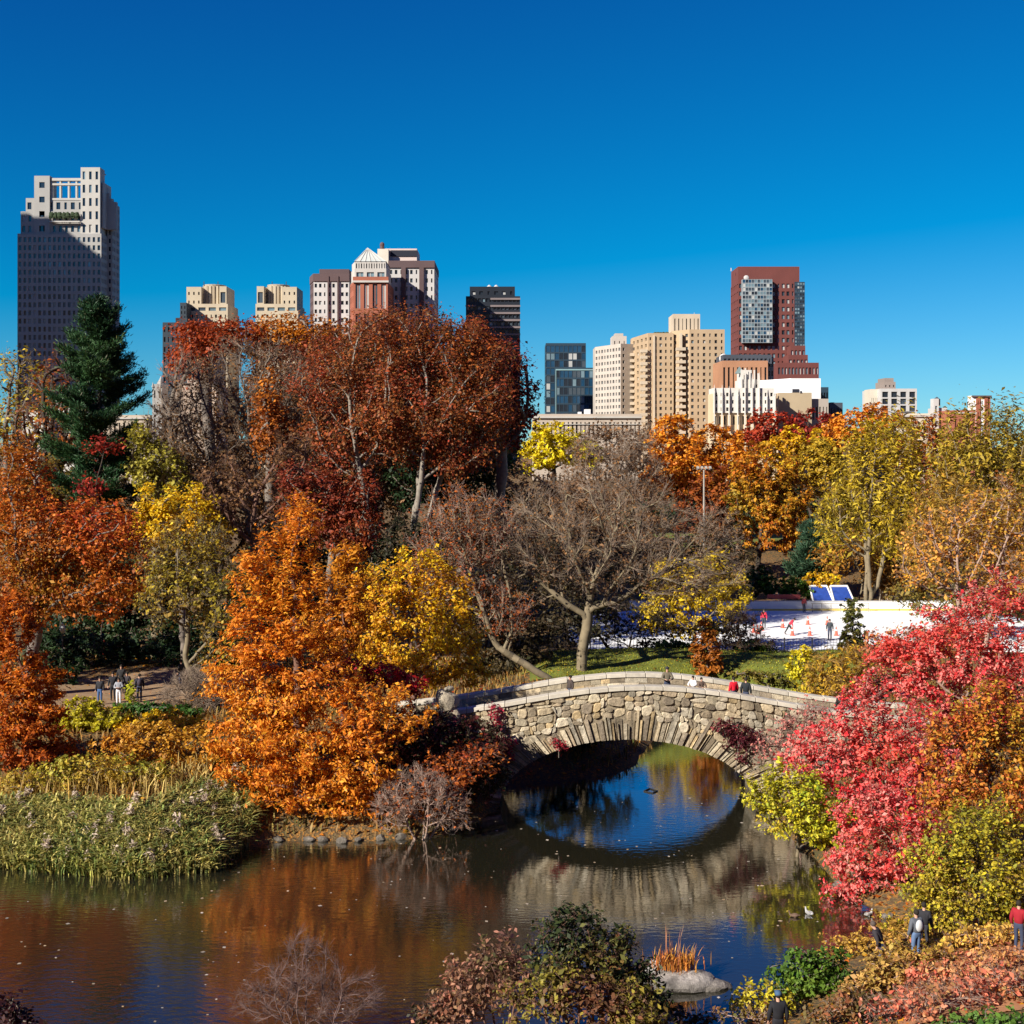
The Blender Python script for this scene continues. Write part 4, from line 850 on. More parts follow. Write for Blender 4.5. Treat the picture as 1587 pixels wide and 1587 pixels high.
for i in range(9):
    p_ = 1106+i*11.6+rr_.uniform(-1, 1); t_ = zz(605+rr_.uniform(-3, 5)) if not 1145 < p_ < 1182 else zz(588+rr_.uniform(-6, 8)); B.box('buttress', GW, xx(p_), xx(p_+1.3), Y-1.3, Y-.6, zz(668), t_-1); B.mb('buttress', GW).tube((xx(p_+.85), Y-.95, t_-1), (xx(p_+.85), Y-.95, t_+1.2), .24, .03, 4)
for p_, t_ in ((1150, 572), (1156, 570), (1163, 575), (1170, 573), (1176, 578)): B.box('buttress', GW, xx(p_), xx(p_+1.8), Y+1.4, Y+2, zz(606), zz(t_)); 
B.mb('roof', bm_('green_copper', (.16, .22, .22))).tube((xx(1152), Y+6, zz(577)), (xx(1152), Y+6, zz(566)), 1.6, .1, 4)
B.finish()
# 15 white box and beige block
Y = 380; zz = lambda py: Z(py, Y); xx = lambda px: X(px, Y); PW = bm_('smooth_white', (.80, .80, .80), .02)
B = Bld('warehouse_block', 'plain bright white windowless building right of the spiky crown', xx(1238), Y)
B.block([(xx(1190), Y+12), (xx(1226), Y), (xx(1272), Y), (xx(1272), Y+18), (xx(1190), Y+24)], G0, zz(588), PW, {}, parapet=.3); B.box('vent', DB, xx(1228), xx(1238), Y-.2, Y, zz(611), zz(603)); B.mb('wall', PW); B.finish()
Y = 360; zz = lambda py: Z(py, Y); xx = lambda px: X(px, Y); TN = bm_('tan_render', (.44, .35, .23))
B = Bld('building', 'plain tan block with blank walls below the bright white building', xx(1240), Y)
B.block(rect(1208, 1258, Y, 18), G0, zz(613), TN, {}); B.block(rect(1258, 1284, Y+2, 14), G0, zz(622), bm_('grey_tan_render', (.40, .35, .30)), {0: dict(nc=5, nr=4, wf=.45)}); B.box('vent', DB, xx(1240), xx(1243), Y-.1, Y, zz(609.5), zz(606)); B.finish()
Y = 400; zz = lambda py: Z(py, Y); xx = lambda px: X(px, Y)
B = Bld('building', 'narrow dark blue block at the right edge of the bright white building', xx(1278), Y); B.block(rect(1272, 1284, Y, 12), G0, zz(604), BF, {0: dict(nc=3, nr=8, wf=.6)}); B.finish()
B = Bld('building', 'small dark roof shed showing above the orange treetops', xx(1296), Y); B.block(rect(1286, 1306, Y, 12), G0, zz(628), SLB, {0: dict(nc=4, nr=6, wf=.4)}); B.box('tank', SLB, xx(1292), xx(1297), Y+3, Y+6, zz(628), zz(623)); B.finish()
# 17 right hand blocks
Y = 420; zz = lambda py: Z(py, Y); xx = lambda px: X(px, Y)
B = Bld('apartment_building', 'white ribbed block with dark window stacks and a grey brown roof tower, at the right', xx(1380), Y)
B.block(rect(1350, 1366, Y+4, 8), G0, zz(606), bm_('cream_ribs', (.58, .52, .42)), {0: dict(nc=6, nr=3, wf=.3, hf=.6)}); B.block(rect(1365, 1421, Y, 22), G0, zz(606), WH, {0: dict(nc=4, nr=14, wf=.66, hf=.8, mix=('dark', 'mid'), wt=(3, 1))})
B.block(rect(1370, 1388, Y+6, 10), zz(606), zz(594), bm_('grey_brown', (.28, .23, .2)), {0: dict(nc=3, nr=2, wf=.3)}); B.block(rect(1371, 1385, Y+7, 8), zz(594), zz(588), bm_('grey_brown_b', (.28, .23, .2)), {}); B.finish()
Y = 380; zz = lambda py: Z(py, Y); xx = lambda px: X(px, Y)
B = Bld('building', 'low cream building with flat cornice under the ribbed block', xx(1415), Y); B.block(rect(1396, 1445, Y, 6), G0, zz(645), bm_('cream_render_b', (.62, .54, .42)), {0: dict(nc=6, nr=3, wf=.4)}); B.box('cornice', LIMED, xx(1391), xx(1446), Y-.5, Y, zz(646), zz(643)); B.box('roof_house', SLB, xx(1404), xx(1424), Y+4, Y+9, zz(645), zz(637)); B.finish()
B = Bld('building', 'slim pale stair tower beside the wooden rooftop water tank', xx(1451), Y); B.block(rect(1447, 1455, Y, 3), G0, zz(622), WH, {0: dict(nc=1, nr=6, wf=.4, hf=.4)}); B.block(rect(1455, 1468, Y+1, 10), G0, zz(636), WH, {0: dict(nc=3, nr=5, wf=.4)}); B.finish()
e = empty('water_tank', (xx(1460.5), Y+5, zz(636)+.8)); tag(e, 'dark wooden rooftop water tank with conical lid at the right', 'water tank'); sh = (xx(1460.5), Y+5, zz(636)+.8)
WD = plain('weathered_wood', (.06, .05, .05), .9); c = MB(); c.tube((sh[0], sh[1], sh[2]+.7), (sh[0], sh[1], sh[2]+2.6), 1.0, 1.0, 14); c.build('barrel', WD, e, shift=sh); c = MB(); c.tube((sh[0], sh[1], sh[2]+2.6), (sh[0], sh[1], sh[2]+3.4), 1.08, .05, 14); c.build('lid', SLB, e, shift=sh)
for a in range(4): c = MB(); c.tube((sh[0]+.7*(-1)**a, sh[1]+.7*(1 if a > 1 else -1), sh[2]), (sh[0]+.7*(-1)**a, sh[1]+.7*(1 if a > 1 else -1), sh[2]+.7), .08, .08, 5); c.build('leg', DM, e, shift=sh)
Y = 390; zz = lambda py: Z(py, Y); xx = lambda px: X(px, Y)
B = Bld('building', 'small red and white striped tower top at the far right', xx(1520), Y)
for i, p_ in enumerate((1507, 1513, 1519.5, 1526, 1531)): B.block(rect(p_, (1513, 1519.5, 1526, 1531, 1535)[i], Y-(i % 2)*.3, 4), G0, zz(615), (PW, RB, PW, RB, RB)[i], {0: dict(nc=1, nr=8, wf=.25, hf=.35)}, parapet=.4)
B.box('cornice', BRN, xx(1506), xx(1536), Y-.6, Y+.1, zz(615.5), zz(613)); B.finish()
Y = 370; zz = lambda py: Z(py, Y); xx = lambda px: X(px, Y)
B = Bld('building', 'low red brick roofline between olive treetops at the far right', xx(1495), Y); B.block(rect(1478, 1512, Y, 12), G0, zz(640), RB, {0: dict(nc=5, nr=3, wf=.35)}); B.box('cornice', LIMED, xx(1477), xx(1513), Y-.4, Y, zz(641), zz(639)); B.finish()
# 18 the low classical row
Y = 360; zz = lambda py: Z(py, Y); xx = lambda px: X(px, Y); GS = bm_('grey_stone', (.44, .37, .30))
B = Bld('row_building', 'long low grey stone row with cornice behind the yellow treetops', xx(910), Y)
B.block(rect(826, 994, Y, 16), G0, zz(646), GS, {0: dict(nc=26, nr=3, wf=.4, hf=.6)}); B.box('cornice', LIMED, xx(825), xx(995), Y-.6, Y, zz(648), zz(645.5)); B.box('cornice', LIMED, xx(825), xx(995), Y-.4, Y, zz(658), zz(657))
B.box('roof_house', PW, xx(907), xx(916), Y+2, Y+6, zz(646), zz(634)); B.box('roof_house', PW, xx(897), xx(902), Y+2, Y+6, zz(646), zz(638)); B.finish()
# 19 pale houses seen through the bare trees at the left
Y = 330; zz = lambda py: Z(py, Y); xx = lambda px: X(px, Y)
B = Bld('apartment_house', 'white house with arched dormers half hidden left of the pine', xx(80), Y)
B.block(rect(34, 78, Y, 14), G0, zz(640), GW, {0: dict(nc=7, nr=5, wf=.45)}); B.block(rect(78, 128, Y+2, 14), G0, zz(625), GW, {0: dict(nc=7, nr=6, wf=.45)}); B.block(rect(92, 122, Y+4, 8), zz(625), zz(612), LIME, {0: dict(nc=5, nr=1, wf=.4)}); B.finish()
B = Bld('church_spire', 'pale grey pointed tower right of the pine', xx(243), Y); B.block(rect(236, 251, Y, 6), G0, zz(600), LIME, {0: dict(nc=2, nr=8, wf=.3)}); B.mb('spire', LIME).tube((xx(243.5), Y+3, zz(600)), (xx(245), Y+3, zz(582)), 1.5, .1, 6)
for p_ in (237, 249): B.mb('spire', LIME).tube((xx(p_), Y, zz(600)), (xx(p_), Y, zz(592)), .35, .03, 5)
B.finish()
B = Bld('apartment_house', 'warm beige house seen through bare branches below the red oak', xx(300), Y); B.block(rect(272, 335, Y, 14), G0, zz(602), bm_('warm_beige', (.52, .40, .31)), {0: dict(nc=9, nr=9, wf=.45, hf=.45)}); B.block(rect(290, 322, Y+3, 9), zz(602), zz(560), bm_('warm_beige_b', (.56, .45, .36)), {0: dict(nc=5, nr=4, wf=.4)}); B.finish()
B = Bld('apartment_house', 'low tan house between the pine and the pointed tower', xx(210), Y); B.block(rect(160, 232, Y, 12), G0, zz(648), bm_('tan_stone', (.48, .40, .31)), {0: dict(nc=10, nr=4, wf=.4)}); B.box('cornice', LIMED, xx(159), xx(233), Y-.4, Y, zz(649.5), zz(647)); B.finish()
# ------------------------------------------------------------------ trees and shrubs
ORANGE = [(.54,.14,.014), (.80,.26,.02), (.88,.40,.035), (.70,.20,.018), (.86,.30,.025)]; DEEPOR = [(0.352,0.0704,0.0108), (0.572,0.141,0.0135), (0.748,0.268,0.018)]
GOLD = [(0.605,0.31,0.0135), (0.814,0.475,0.018), (0.88,0.618,0.027), (0.682,0.404,0.018)]; YEL = [(0.682,0.451,0.0135), (0.88,0.689,0.018), (0.88,0.72,0.036)]
YGR = [(.30,.28,.02), (0.572,0.546,0.027), (0.726,0.653,0.027), (0.44,0.428,0.027)]; OLIVE = [(.16,.15,.03), (0.33,0.309,0.027), (0.462,0.392,0.027)]; OLGOLD = [(.20,.17,.03), (0.462,0.345,0.027), (0.605,0.428,0.027), (0.33,0.226,0.027)]
RUST = [(.18,.035,.015), (0.374,0.0986,0.018), (0.506,0.169,0.018)]; CRIM = [(.20,.015,.015), (0.44,0.0493,0.0225), (0.572,0.0986,0.027)]; DKRED = [(.09,.012,.012), (.2,.022,.015), (0.374,0.0845,0.018)]
PINK = [(.66,.02,.03), (.80,.05,.06), (.90,.34,.28), (.74,.03,.035), (.86,.18,.13), (.80,.08,.05)]; BROWN = [(.13,.07,.035), (.24,.12,.05), (.34,.17,.06)]
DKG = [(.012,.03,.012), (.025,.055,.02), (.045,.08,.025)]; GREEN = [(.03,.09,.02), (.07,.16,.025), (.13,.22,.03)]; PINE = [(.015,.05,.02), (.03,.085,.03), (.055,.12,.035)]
MIXR = [(0.44,0.0704,0.018), (0.66,0.197,0.018), (0.638,0.366,0.018), (0.726,0.169,0.027), (0.484,0.356,0.027)]
T = tree
# --- distant belt beyond the rink and in front of the buildings
FAR = 'trees beyond the rink'
def far(label, px, Y, lobes, pal, **k):
    k.setdefault('cover', 2.6); k.setdefault('leaf', 2.8); k.setdefault('bark', 'dark'); k.setdefault('tone', 3.0); return T(k.pop('name', 'autumn_tree'), label, px, Y, lobes, pal, group=FAR, **k)
far('low brown tree line top in front of the grey stone row', 960, 190, [(950,690,60,32),(900,700,40,30),(1000,700,40,36)], BROWN, cover=.9, twigs=5, bark='mauve', twl=2)
far('bright yellow tree in front of the grey stone row', 858, 175, [(850,690,34,40),(885,692,28,30),(830,700,30,32),(915,705,22,22)], YEL)
far('brown twiggy tree right of the bright yellow tree', 950, 165, [(930,735,60,50),(985,730,45,55)], BROWN, cover=.7, twigs=6, bark='mauve', twl=2)
far('burnt orange round tree below the sand brick apartment house', 1050, 170, [(1045,690,42,48),(1030,735,40,45),(1075,720,40,50),(1040,665,22,24)], ORANGE)
far('orange brown tree below the ornate white building', 1120, 172, [(1115,700,45,42),(1140,720,40,50),(1090,740,40,45)], ORANGE)
far('dark rust tree in the gap behind the floodlight mast', 1115, 160, [(1120,770,55,50),(1080,790,40,45)], RUST, cover=2.0)
far('wine red tree top against the ornate white building', 1195, 215, [(1192,668,44,34),(1170,680,30,28)], CRIM)
far('wine red tree top right of the tan block', 1262, 212, [(1262,665,36,30),(1240,676,30,24)], CRIM)
far('orange tree top against the sky right of the tan block', 1335, 200, [(1330,655,48,26),(1370,665,40,36),(1300,675,34,30),(1355,640,24,14)], ORANGE)
far('rusty orange broad tree with an olive shaded underside by the green lawn', 1171, 150, [(1190,725,52,36),(1165,760,40,50),(1215,770,52,50),(1180,815,50,40),(1225,820,42,36)], [(.34,.06,.012),(.56,.16,.015),(.55,.28,.02),(.36,.27,.03)], cover=2.2, fork=.22)
far('olive gold tree left of the willows', 1275, 158, [(1275,710,36,34),(1290,740,40,40),(1250,720,25,30)], [(.34,.24,.03),(.56,.38,.03),(.50,.28,.03)])
far('golden tree behind the tall willow', 1260, 190, [(1245,690,50,30),(1220,700,40,30)], GOLD)
far('dull red tree between the two willows', 1430, 155, [(1430,700,40,60),(1445,780,34,60)], RUST, cover=1.5, twigs=4, bark='mauve')
far('olive brown filler tree under the cream building', 1420, 185, [(1420,690,60,36),(1470,700,50,40)], OLGOLD, cover=1.4, twigs=4, bark='rust')
far('rust tree low on the slope left of the lawn', 1130, 150, [(1125,830,40,40),(1100,850,30,40)], BROWN, cover=1.2, twigs=5, bark='mauve')
far('brown undergrowth tree on the far slope', 1330, 165, [(1320,800,60,50),(1380,820,60,50)], OLGOLD, cover=1.5)
far('dark green shadowy trees beyond the lawn', 1150, 195, [(1150,800,110,40),(1230,790,80,50),(1040,800,80,50)], DKG, cover=1.5)
far('russet tree at the back of the right hand slope', 1500, 190, [(1500,760,90,60),(1580,740,60,80)], OLGOLD, cover=1.6)
far('golden brown trees behind the bare tree', 900, 150, [(880,790,90,50),(980,800,60,50),(800,760,50,50)], BROWN, cover=1.3, twigs=4, bark='mauve')
# willows at the right
def willow(label, px, Y, lobes, pal, **k):
    k.setdefault('cover', 1.5); return T('willow_tree', label, px, Y, lobes, pal, group='olive gold willows at the right', leaf=2.3, elong=3.2, vert=1.6, twigs=3, bark=k.pop('bark', 'gold'), barkt='olive', twl=1.6, droop=.25, stems=3, fork=.16, clump=.6, tone=3, **k)
willow('tall olive gold willow left of the dull red tree', 1345, 132, [(1345,740,50,80),(1390,720,42,75),(1320,800,50,60),(1400,800,45,60),(1365,690,26,36)], OLGOLD)
willow('olive green willow rising above the skyline at the right', 1530, 128, [(1510,700,48,62),(1560,700,48,66),(1540,780,60,60),(1480,740,34,60),(1570,640,20,16),(1478,655,18,14)], [(.22,.19,.03),(.38,.28,.03),(.50,.33,.03),(.28,.24,.03)])
willow('orange gold willow under the olive green one', 1480, 120, [(1480,800,60,60),(1545,830,60,50),(1440,850,45,45)], [(.34,.19,.03),(.55,.31,.03),(.48,.22,.03)])
willow('golden willow in front of the terrace wall', 1330, 139, [(1310,860,45,30),(1370,860,50,40),(1400,900,60,30)], [(.34,.16,.03),(.50,.25,.03),(.42,.14,.03)], cover=2)
T('shrub', 'bright green bushes behind the rink boards', 1222, 135.5, [(1205,910,22,14),(1228,908,24,17),(1190,905,18,14),(1245,915,18,12)], GREEN, 'shrub', leaf=2.6, cover=3)
T('shrub', 'dark hedge to the left of the bright green bushes', 1168, 136.5, [(1170,905,24,22),(1180,890,22,14)], DKG, 'shrub', leaf=2.6, cover=3)
T('shrub', 'yellow gold bush between the green bushes and the canopies', 1262, 136.5, [(1262,905,20,18),(1285,900,24,14)], GOLD, 'shrub', leaf=2.6, cover=3)
conifer('spruce_tree', 'squat blue green spruce beyond the rink', 1262, 142, 812, 900, 40, [(.02,.06,.035),(.05,.10,.05),(.08,.14,.06)], leaf=2.2, whorl=.7, dens=.9)
# --- the big group, left centre
T('oak_tree', 'crimson oak crown behind the bare tree, under the first cream tower', 330, 128, [(310,535,44,36),(345,525,40,30),(295,570,34,30),(375,515,34,20)], [(.24,.035,.012),(.42,.07,.015),(.50,.12,.02)], cover=2.6, tone=2.5, leaf=2.6)
T('oak_tree', 'amber oak crown behind the bare trees, under the second cream tower', 450, 130, [(430,520,48,28),(480,525,50,32),(510,540,40,36),(400,545,30,30)], [(.42,.12,.012),(.60,.22,.015),(.44,.10,.015)], cover=2.6, tone=2.5, leaf=2.6)
T('bare_tree', 'broad bare mauve grey tree left of the tall russet tree', 385, 112, [(330,640,70,80),(420,610,80,70),(400,710,105,80),(300,720,45,60),(470,660,60,80),(350,570,50,34)], BROWN, cover=.55, twigs=9, bark='mauve', barkt='grey', twl=1.9, nat=1900, leaf=2.3, stems=2, fork=.12)
T('bare_tree', 'grey bare tree between the pine and the broad mauve tree', 262, 116, [(262,660,38,80),(285,600,30,50)], None, cover=0, twigs=8, bark='mauve', barkt='grey', twl=1.7, stems=2, fork=.15)
T('oak_tree', 'slim rust coloured tree inside the bare mauve branches', 418, 108, [(418,615,22,40),(425,680,28,50),(410,660,22,40)], RUST, cover=1.9)
T('oak_tree', 'tall russet tree with forked pale trunks, largest crown of the left group', 608, 104, [(600,540,95,52),(520,600,70,70),(690,545,80,52),(620,640,120,80),(720,620,80,80),(540,690,70,60),(690,700,75,50)], [(.44,.05,.02),(.26,.06,.025),(.40,.08,.02),(.20,.11,.035),(.50,.12,.02),(.30,.07,.03)], cover=1.75, twigs=5, bark='rust', barkt='pale', twl=1.5, nat=2300, stems=5, fork=.17, r0=.5, leaf=2.4, up=.3)
T('oak_tree', 'deep brown red dome of leaves behind the russet tree', 560, 121, [(540,560,90,56),(640,545,90,50),(710,590,80,60),(450,600,70,60),(600,630,120,70),(720,660,70,60),(480,680,90,60)], [(.26,.05,.02),(.14,.06,.025),(.20,.10,.03),(.30,.07,.02)], cover=2.2, tone=3)
T('oak_tree', 'dark crimson tree on the right flank of the russet crown', 770, 111, [(770,590,44,64),(795,640,32,60),(740,540,40,34),(820,600,12,12)], DKRED, cover=2.6)
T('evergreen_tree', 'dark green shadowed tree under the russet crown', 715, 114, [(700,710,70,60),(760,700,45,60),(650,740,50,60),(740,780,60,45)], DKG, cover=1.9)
T('oak_tree', 'maroon brown understorey tree behind the orange cypress', 510, 90, [(500,780,55,55),(545,820,50,50),(460,750,34,44),(560,770,34,40)], [(.14,.025,.015),(.28,.05,.02),(.36,.10,.02)], cover=2.0)
T('bare_tree', 'thin brown tree above the golden maple', 395, 96, [(390,790,60,50),(350,760,50,50),(450,720,40,50)], BROWN, cover=.8, twigs=6, bark='rust', twl=1.3)
T('shrub', 'mixed brown and olive thicket under the bare trees', 560, 118, [(560,760,120,60),(450,770,90,60),(330,760,80,60)], BROWN, 'shrub', cover=1.4, twigs=3, bark='dark')
conifer('pine_tree', 'tall dark green pine in front of the limestone tower', 152, 104, 462, 790, 80, PINE, leaf=1.9, whorl=.9, irr=.42, dens=1.5, curve=.42, droop=-.12, prof=.58)
T('bare_tree', 'grey bare tree with a few gold leaves at the left edge', 15, 114, [(12,600,46,60),(0,680,60,60),(50,640,34,70)], OLGOLD, cover=.7, twigs=7, bark='mauve', barkt='grey', twl=1.6, stems=2, fork=.15)
T('bare_tree', 'reddish bare tree with upright stems left of the pine', 74, 108, [(80,610,40,70),(100,670,45,60),(60,660,40,60)], RUST, cover=.35, twigs=7, bark='rust', barkt='dark', twl=1.5, stems=3, fork=.3)
T('tree', 'olive yellow tree right of the pine', 240, 100, [(236,730,42,50),(222,700,26,40),(262,760,36,40)], [(.22,.20,.03),(.40,.34,.04),(.30,.25,.03)], cover=1.7, twigs=3, bark='olive')
T('maple_tree', 'golden yellow maple between the red maple and the cypress', 285, 92, [(285,790,50,38),(245,815,40,36),(310,830,45,34),(232,775,24,26)], GOLD, cover=2.4)
T('maple_tree', 'wide fiery orange red maple at the left', 45, 82, [(25,740,50,60),(60,820,85,60),(150,830,75,60),(190,880,50,60),(30,900,70,60),(120,920,90,46),(20,690,24,26)], [(.46,.06,.025),(.66,.13,.03),(.60,.20,.02),(.46,.12,.02),(.40,.20,.02)], cover=2.1, r0=.4, leaf=2.8, tone=2.2)
T('tree', 'olive yellow half bare tree over the shaded path', 315, 80, [(300,860,60,50),(330,920,60,60),(270,920,50,50),(345,985,40,45),(255,880,34,40)], [(.18,.16,.03),(.34,.27,.03),(.46,.33,.03),(.24,.13,.03),(.12,.11,.03)], cover=1.2, twigs=5, bark='olive', twl=1.2, lean=(-1, 0), fork=.25)
T('tree', 'red leaved sapling below the pine', 160, 98, r0=.05, bark='dark', lobes=[(150,690,20,14),(180,692,16,12),(140,755,20,14)], pal=CRIM, cover=1.8)
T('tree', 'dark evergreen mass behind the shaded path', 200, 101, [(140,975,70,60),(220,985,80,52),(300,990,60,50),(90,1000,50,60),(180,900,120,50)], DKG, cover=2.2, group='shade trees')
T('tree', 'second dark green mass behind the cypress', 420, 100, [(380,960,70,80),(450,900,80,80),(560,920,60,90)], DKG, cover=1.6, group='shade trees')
CYP = 'orange bald cypresses by the water'
kw = dict(leaf=2.6, elong=2.4, tone=1.6, clump=.5, twigs=1.5, twl=.6, bark='rust', group=CYP)
T('cypress_tree', 'orange red feathery cypress at the left edge', 42, 66.5, [(15,970,40,55),(40,1040,50,50),(20,1110,60,55),(60,1100,44,50),(50,1170,55,50),(10,1220,50,50)], DEEPOR, cover=2.3, fork=.5, **kw)
T('cypress_tree', 'tallest orange feathery cypress standing on the shore', 465, 63.6, [(462,810,36,36),(440,850,46,36),(400,890,46,40),(455,910,60,50),(395,960,42,40),(455,990,62,50),(385,1030,56,46),(350,1060,40,34),(440,1090,75,50),(400,1150,80,40),(480,1160,76,46),(430,1210,86,40),(480,1255,86,36),(430,1262,60,24),(540,1270,50,20),(505,1050,46,60)], ORANGE, cover=1.9, fork=.7, r0=.3, nat=2400, **kw)
T('cypress_tree', 'small golden orange cypress right behind the tallest one', 533, 70, [(535,865,26,34),(530,910,40,40),(545,950,40,40),(520,990,44,44)], [(.56,.18,.015),(.70,.30,.02),(.60,.20,.015)], cover=2.2, fork=.6, **kw)
T('cypress_tree', 'low spreading orange cypress left of the dark thicket', 590, 63.2, [(575,1092,56,30),(610,1120,56,34),(560,1130,60,46),(570,1190,60,46),(530,1240,60,40)], ORANGE, cover=1.9, fork=.4, **kw)
T('maple_tree', 'yellow and orange tree left of the big bare tree', 640, 76, [(600,905,50,34),(655,885,42,34),(690,925,46,40),(610,960,60,40),(700,985,52,40),(640,1010,80,34),(720,1035,44,28),(580,1010,46,34)], [(.84,.56,.02),(.80,.48,.02),(.68,.28,.015),(.84,.60,.02),(.76,.44,.03)], cover=1.9, twigs=2, bark='rust', tone=2.2)
T('shrub', 'crimson shrub glowing between the cypresses', 575, 66.6, [(545,1035,40,15),(595,1045,34,18),(635,1062,30,18),(455,1072,30,12),(500,1045,24,12)], [(.50,.02,.03),(.60,.03,.03),(.30,.02,.02)], 'shrub', cover=2.2, nat=260, dep=.6, bark='dark', stems=3, r0=.07)
T('shrub', 'dark burgundy and green thicket beside the left end of the bridge', 690, 65.6, [(640,1125,56,22),(705,1148,56,34),(745,1165,40,42),(670,1160,60,40),(755,1210,26,40),(610,1200,50,40),(700,1210,60,40)], [(.02,.03,.012),(.06,.05,.02),(.14,.02,.025),(.04,.06,.02),(.20,.13,.08)], 'shrub', cover=2.4, twigs=2, bark='dark', tone=.8, stems=3)
T('shrub', 'rust orange fan shaped bush in front of the dark thicket', 700, 64, [(705,1190,50,22),(735,1175,40,18),(690,1215,40,20),(640,1240,40,24)], [(.30,.06,.02),(.56,.16,.02),(.40,.05,.03)], 'shrub', cover=1.5, tone=.8, stems=3, twigs=2, bark='rust')
T('shrub', 'leafless pinkish brown bush at the waterline', 655, 62.3, [(650,1235,56,46),(690,1250,40,30),(610,1255,36,34)], RUST, 'shrub', cover=.3, twigs=4, twl=.7, bark='pink', stems=5, fork=.08, nat=420, r0=.1)
T('climbing_vine', 'crimson creeper hanging over the left shoulder of the arch', 775, 67.6, [(768,1112,10,22),(780,1150,22,8),(790,1170,10,10)], [(.34,.02,.05),(.5,.04,.08)], 'creeper', r0=.02, twr=.006, cover=1.7, nat=90, dep=.25, base=2.5, fork=.1, leaf=2.4, tone=.5)
T('climbing_vine', 'small crimson creeper patch low on the stone arch', 866, 67.75, [(862,1150,11,8),(875,1157,9,6)], [(.34,.02,.04),(.5,.05,.06)], 'creeper', r0=.02, twr=.006, cover=1.3, nat=50, dep=.2, base=2.9, fork=.05, leaf=2.2, tone=.5)
T('climbing_vine', 'dark purple creeper spread over the right shoulder of the arch', 1140, 67.6, [(1120,1125,20,12),(1150,1135,26,14),(1165,1150,22,14),(1135,1150,16,10),(1150,1175,10,12)], [(.07,.012,.02),(.16,.03,.04),(.26,.05,.05)], 'creeper', r0=.02, twr=.006, cover=1.3, nat=200, dep=.2, base=2.2, fork=.1, leaf=2.6, tone=.5)
# --- behind the bridge
T('bare_tree', 'great spreading bare tree on the lawn behind the bridge', 903, 88.3, [(790,830,80,54),(860,800,90,44),(960,800,90,50),(1055,835,70,50),(880,860,150,60),(1020,880,90,50),(1100,880,50,50),(760,880,60,50),(900,930,60,30)], BROWN, cover=.25, twigs=9, bark='mauve', barkt='olive', twl=1.6, nat=1700, stems=1, fork=.04, r0=.36, up=-.03, mom=.75, lean=(-.2, 0), leaf=2.2, base=None, twr=.0125)
T('bare_tree', 'leaning bare tree with pale limbs left of the great bare tree', 858, 86.5, [(690,850,60,50),(720,800,60,40),(730,910,60,50),(670,900,40,40),(780,960,50,40),(750,830,50,50)], RUST, cover=.45, twigs=4, bark='pink', barkt='olive', twl=1.3, stems=1, fork=.16, r0=.24, lean=(-2.2, 0), nat=800, leaf=2.2, twr=.0125)
T('tree', 'yellow leaved tree between the bare tree and the rink', 1075, 103.4, [(1045,905,42,40),(1105,895,44,40),(1135,930,34,34),(1060,960,50,36),(1020,950,34,30),(1100,960,40,34)], [(.62,.40,.02),(.78,.56,.02),(.50,.36,.03)], cover=1.5, twigs=3, bark='olive')
T('cypress_tree', 'small rusty brown conical cypress on the lawn edge', 1097, 91, [(1097,975,16,20),(1095,1000,26,24),(1097,1025,32,20)], [(.36,.10,.02),(.50,.18,.02),(.30,.09,.02)], group='orange bald cypresses', cover=2.6, leaf=2.6, elong=2.2, fork=.6)
T('shrub', 'dark brown and olive thicket behind the great bare tree', 960, 100, [(950,960,60,34),(1010,980,40,30),(880,960,60,50),(840,940,60,60),(1110,990,40,34)], [(.03,.035,.015),(.07,.05,.025),(.12,.09,.03)], 'shrub', cover=1.2, twigs=3, bark='dark', twl=1.2, stems=3)
T('shrub', 'dark thicket under the leaning bare tree', 790, 92, [(780,1010,80,40),(740,960,70,60),(820,1030,40,22)], [(.03,.04,.015),(.08,.06,.025),(.16,.10,.03)], 'shrub', cover=1.6, twigs=3, bark='dark', stems=3)
T('shrub', 'green shrubs under the yellow tree by the fence', 1060, 97, [(1030,1018,22,12),(1055,1012,20,16),(1160,1005,26,14),(1185,1025,20,12)], [(.03,.07,.02),(.07,.13,.02),(.14,.18,.03)], 'shrub', cover=2.2)
T('shrub', 'bare brown bush at the fence corner', 1160, 97, [(1150,975,34,30),(1170,1000,26,22),(1140,1005,24,20)], BROWN, 'shrub', cover=.4, twigs=6, bark='mauve', stems=4, fork=.1, twl=.8)
T('shrub', 'vivid yellow bush behind the right half of the bridge', 1243, 86, [(1240,1025,20,24),(1235,1055,22,22),(1256,1045,14,20)], [(.66,.52,.02),(.80,.68,.03),(.52,.48,.03)], 'shrub', cover=2.4)
T('shrub', 'golden brown whip stemmed bush right of the yellow bush', 1300, 84, [(1280,1050,30,34),(1320,1045,36,38),(1290,1075,50,20)], [(.48,.28,.03),(.62,.38,.03),(.36,.22,.03)], 'shrub', cover=1.3, twigs=5, bark='gold', stems=5, fork=.1, leaf=2.2, elong=3, vert=1.5)
T('shrub', 'olive groundcover bushes along the far parapet', 1190, 80, [(1190,1050,34,10),(1160,1045,30,9),(1215,1060,20,10)], [(.12,.13,.03),(.24,.21,.03),(.30,.20,.04)], 'shrub', cover=2.4)
T('cedar_tree', 'narrow green brown cedar in front of the rink', 1322, 99, [(1322,945,16,26),(1324,975,22,30),(1322,1005,26,26)], [(.08,.10,.03),(.16,.17,.03),(.22,.12,.03)], cover=2.3, leaf=2.4, fork=.6)
T('shrub', 'red and ochre haze of bushes right of the cedar', 1400, 92, [(1380,1010,50,30),(1440,1010,60,34),(1400,1040,60,30),(1490,1000,50,40)], [(.44,.16,.05),(.50,.30,.05),(.56,.10,.06),(.30,.18,.06)], 'shrub', cover=1.7, twigs=3, bark='pink', stems=4)
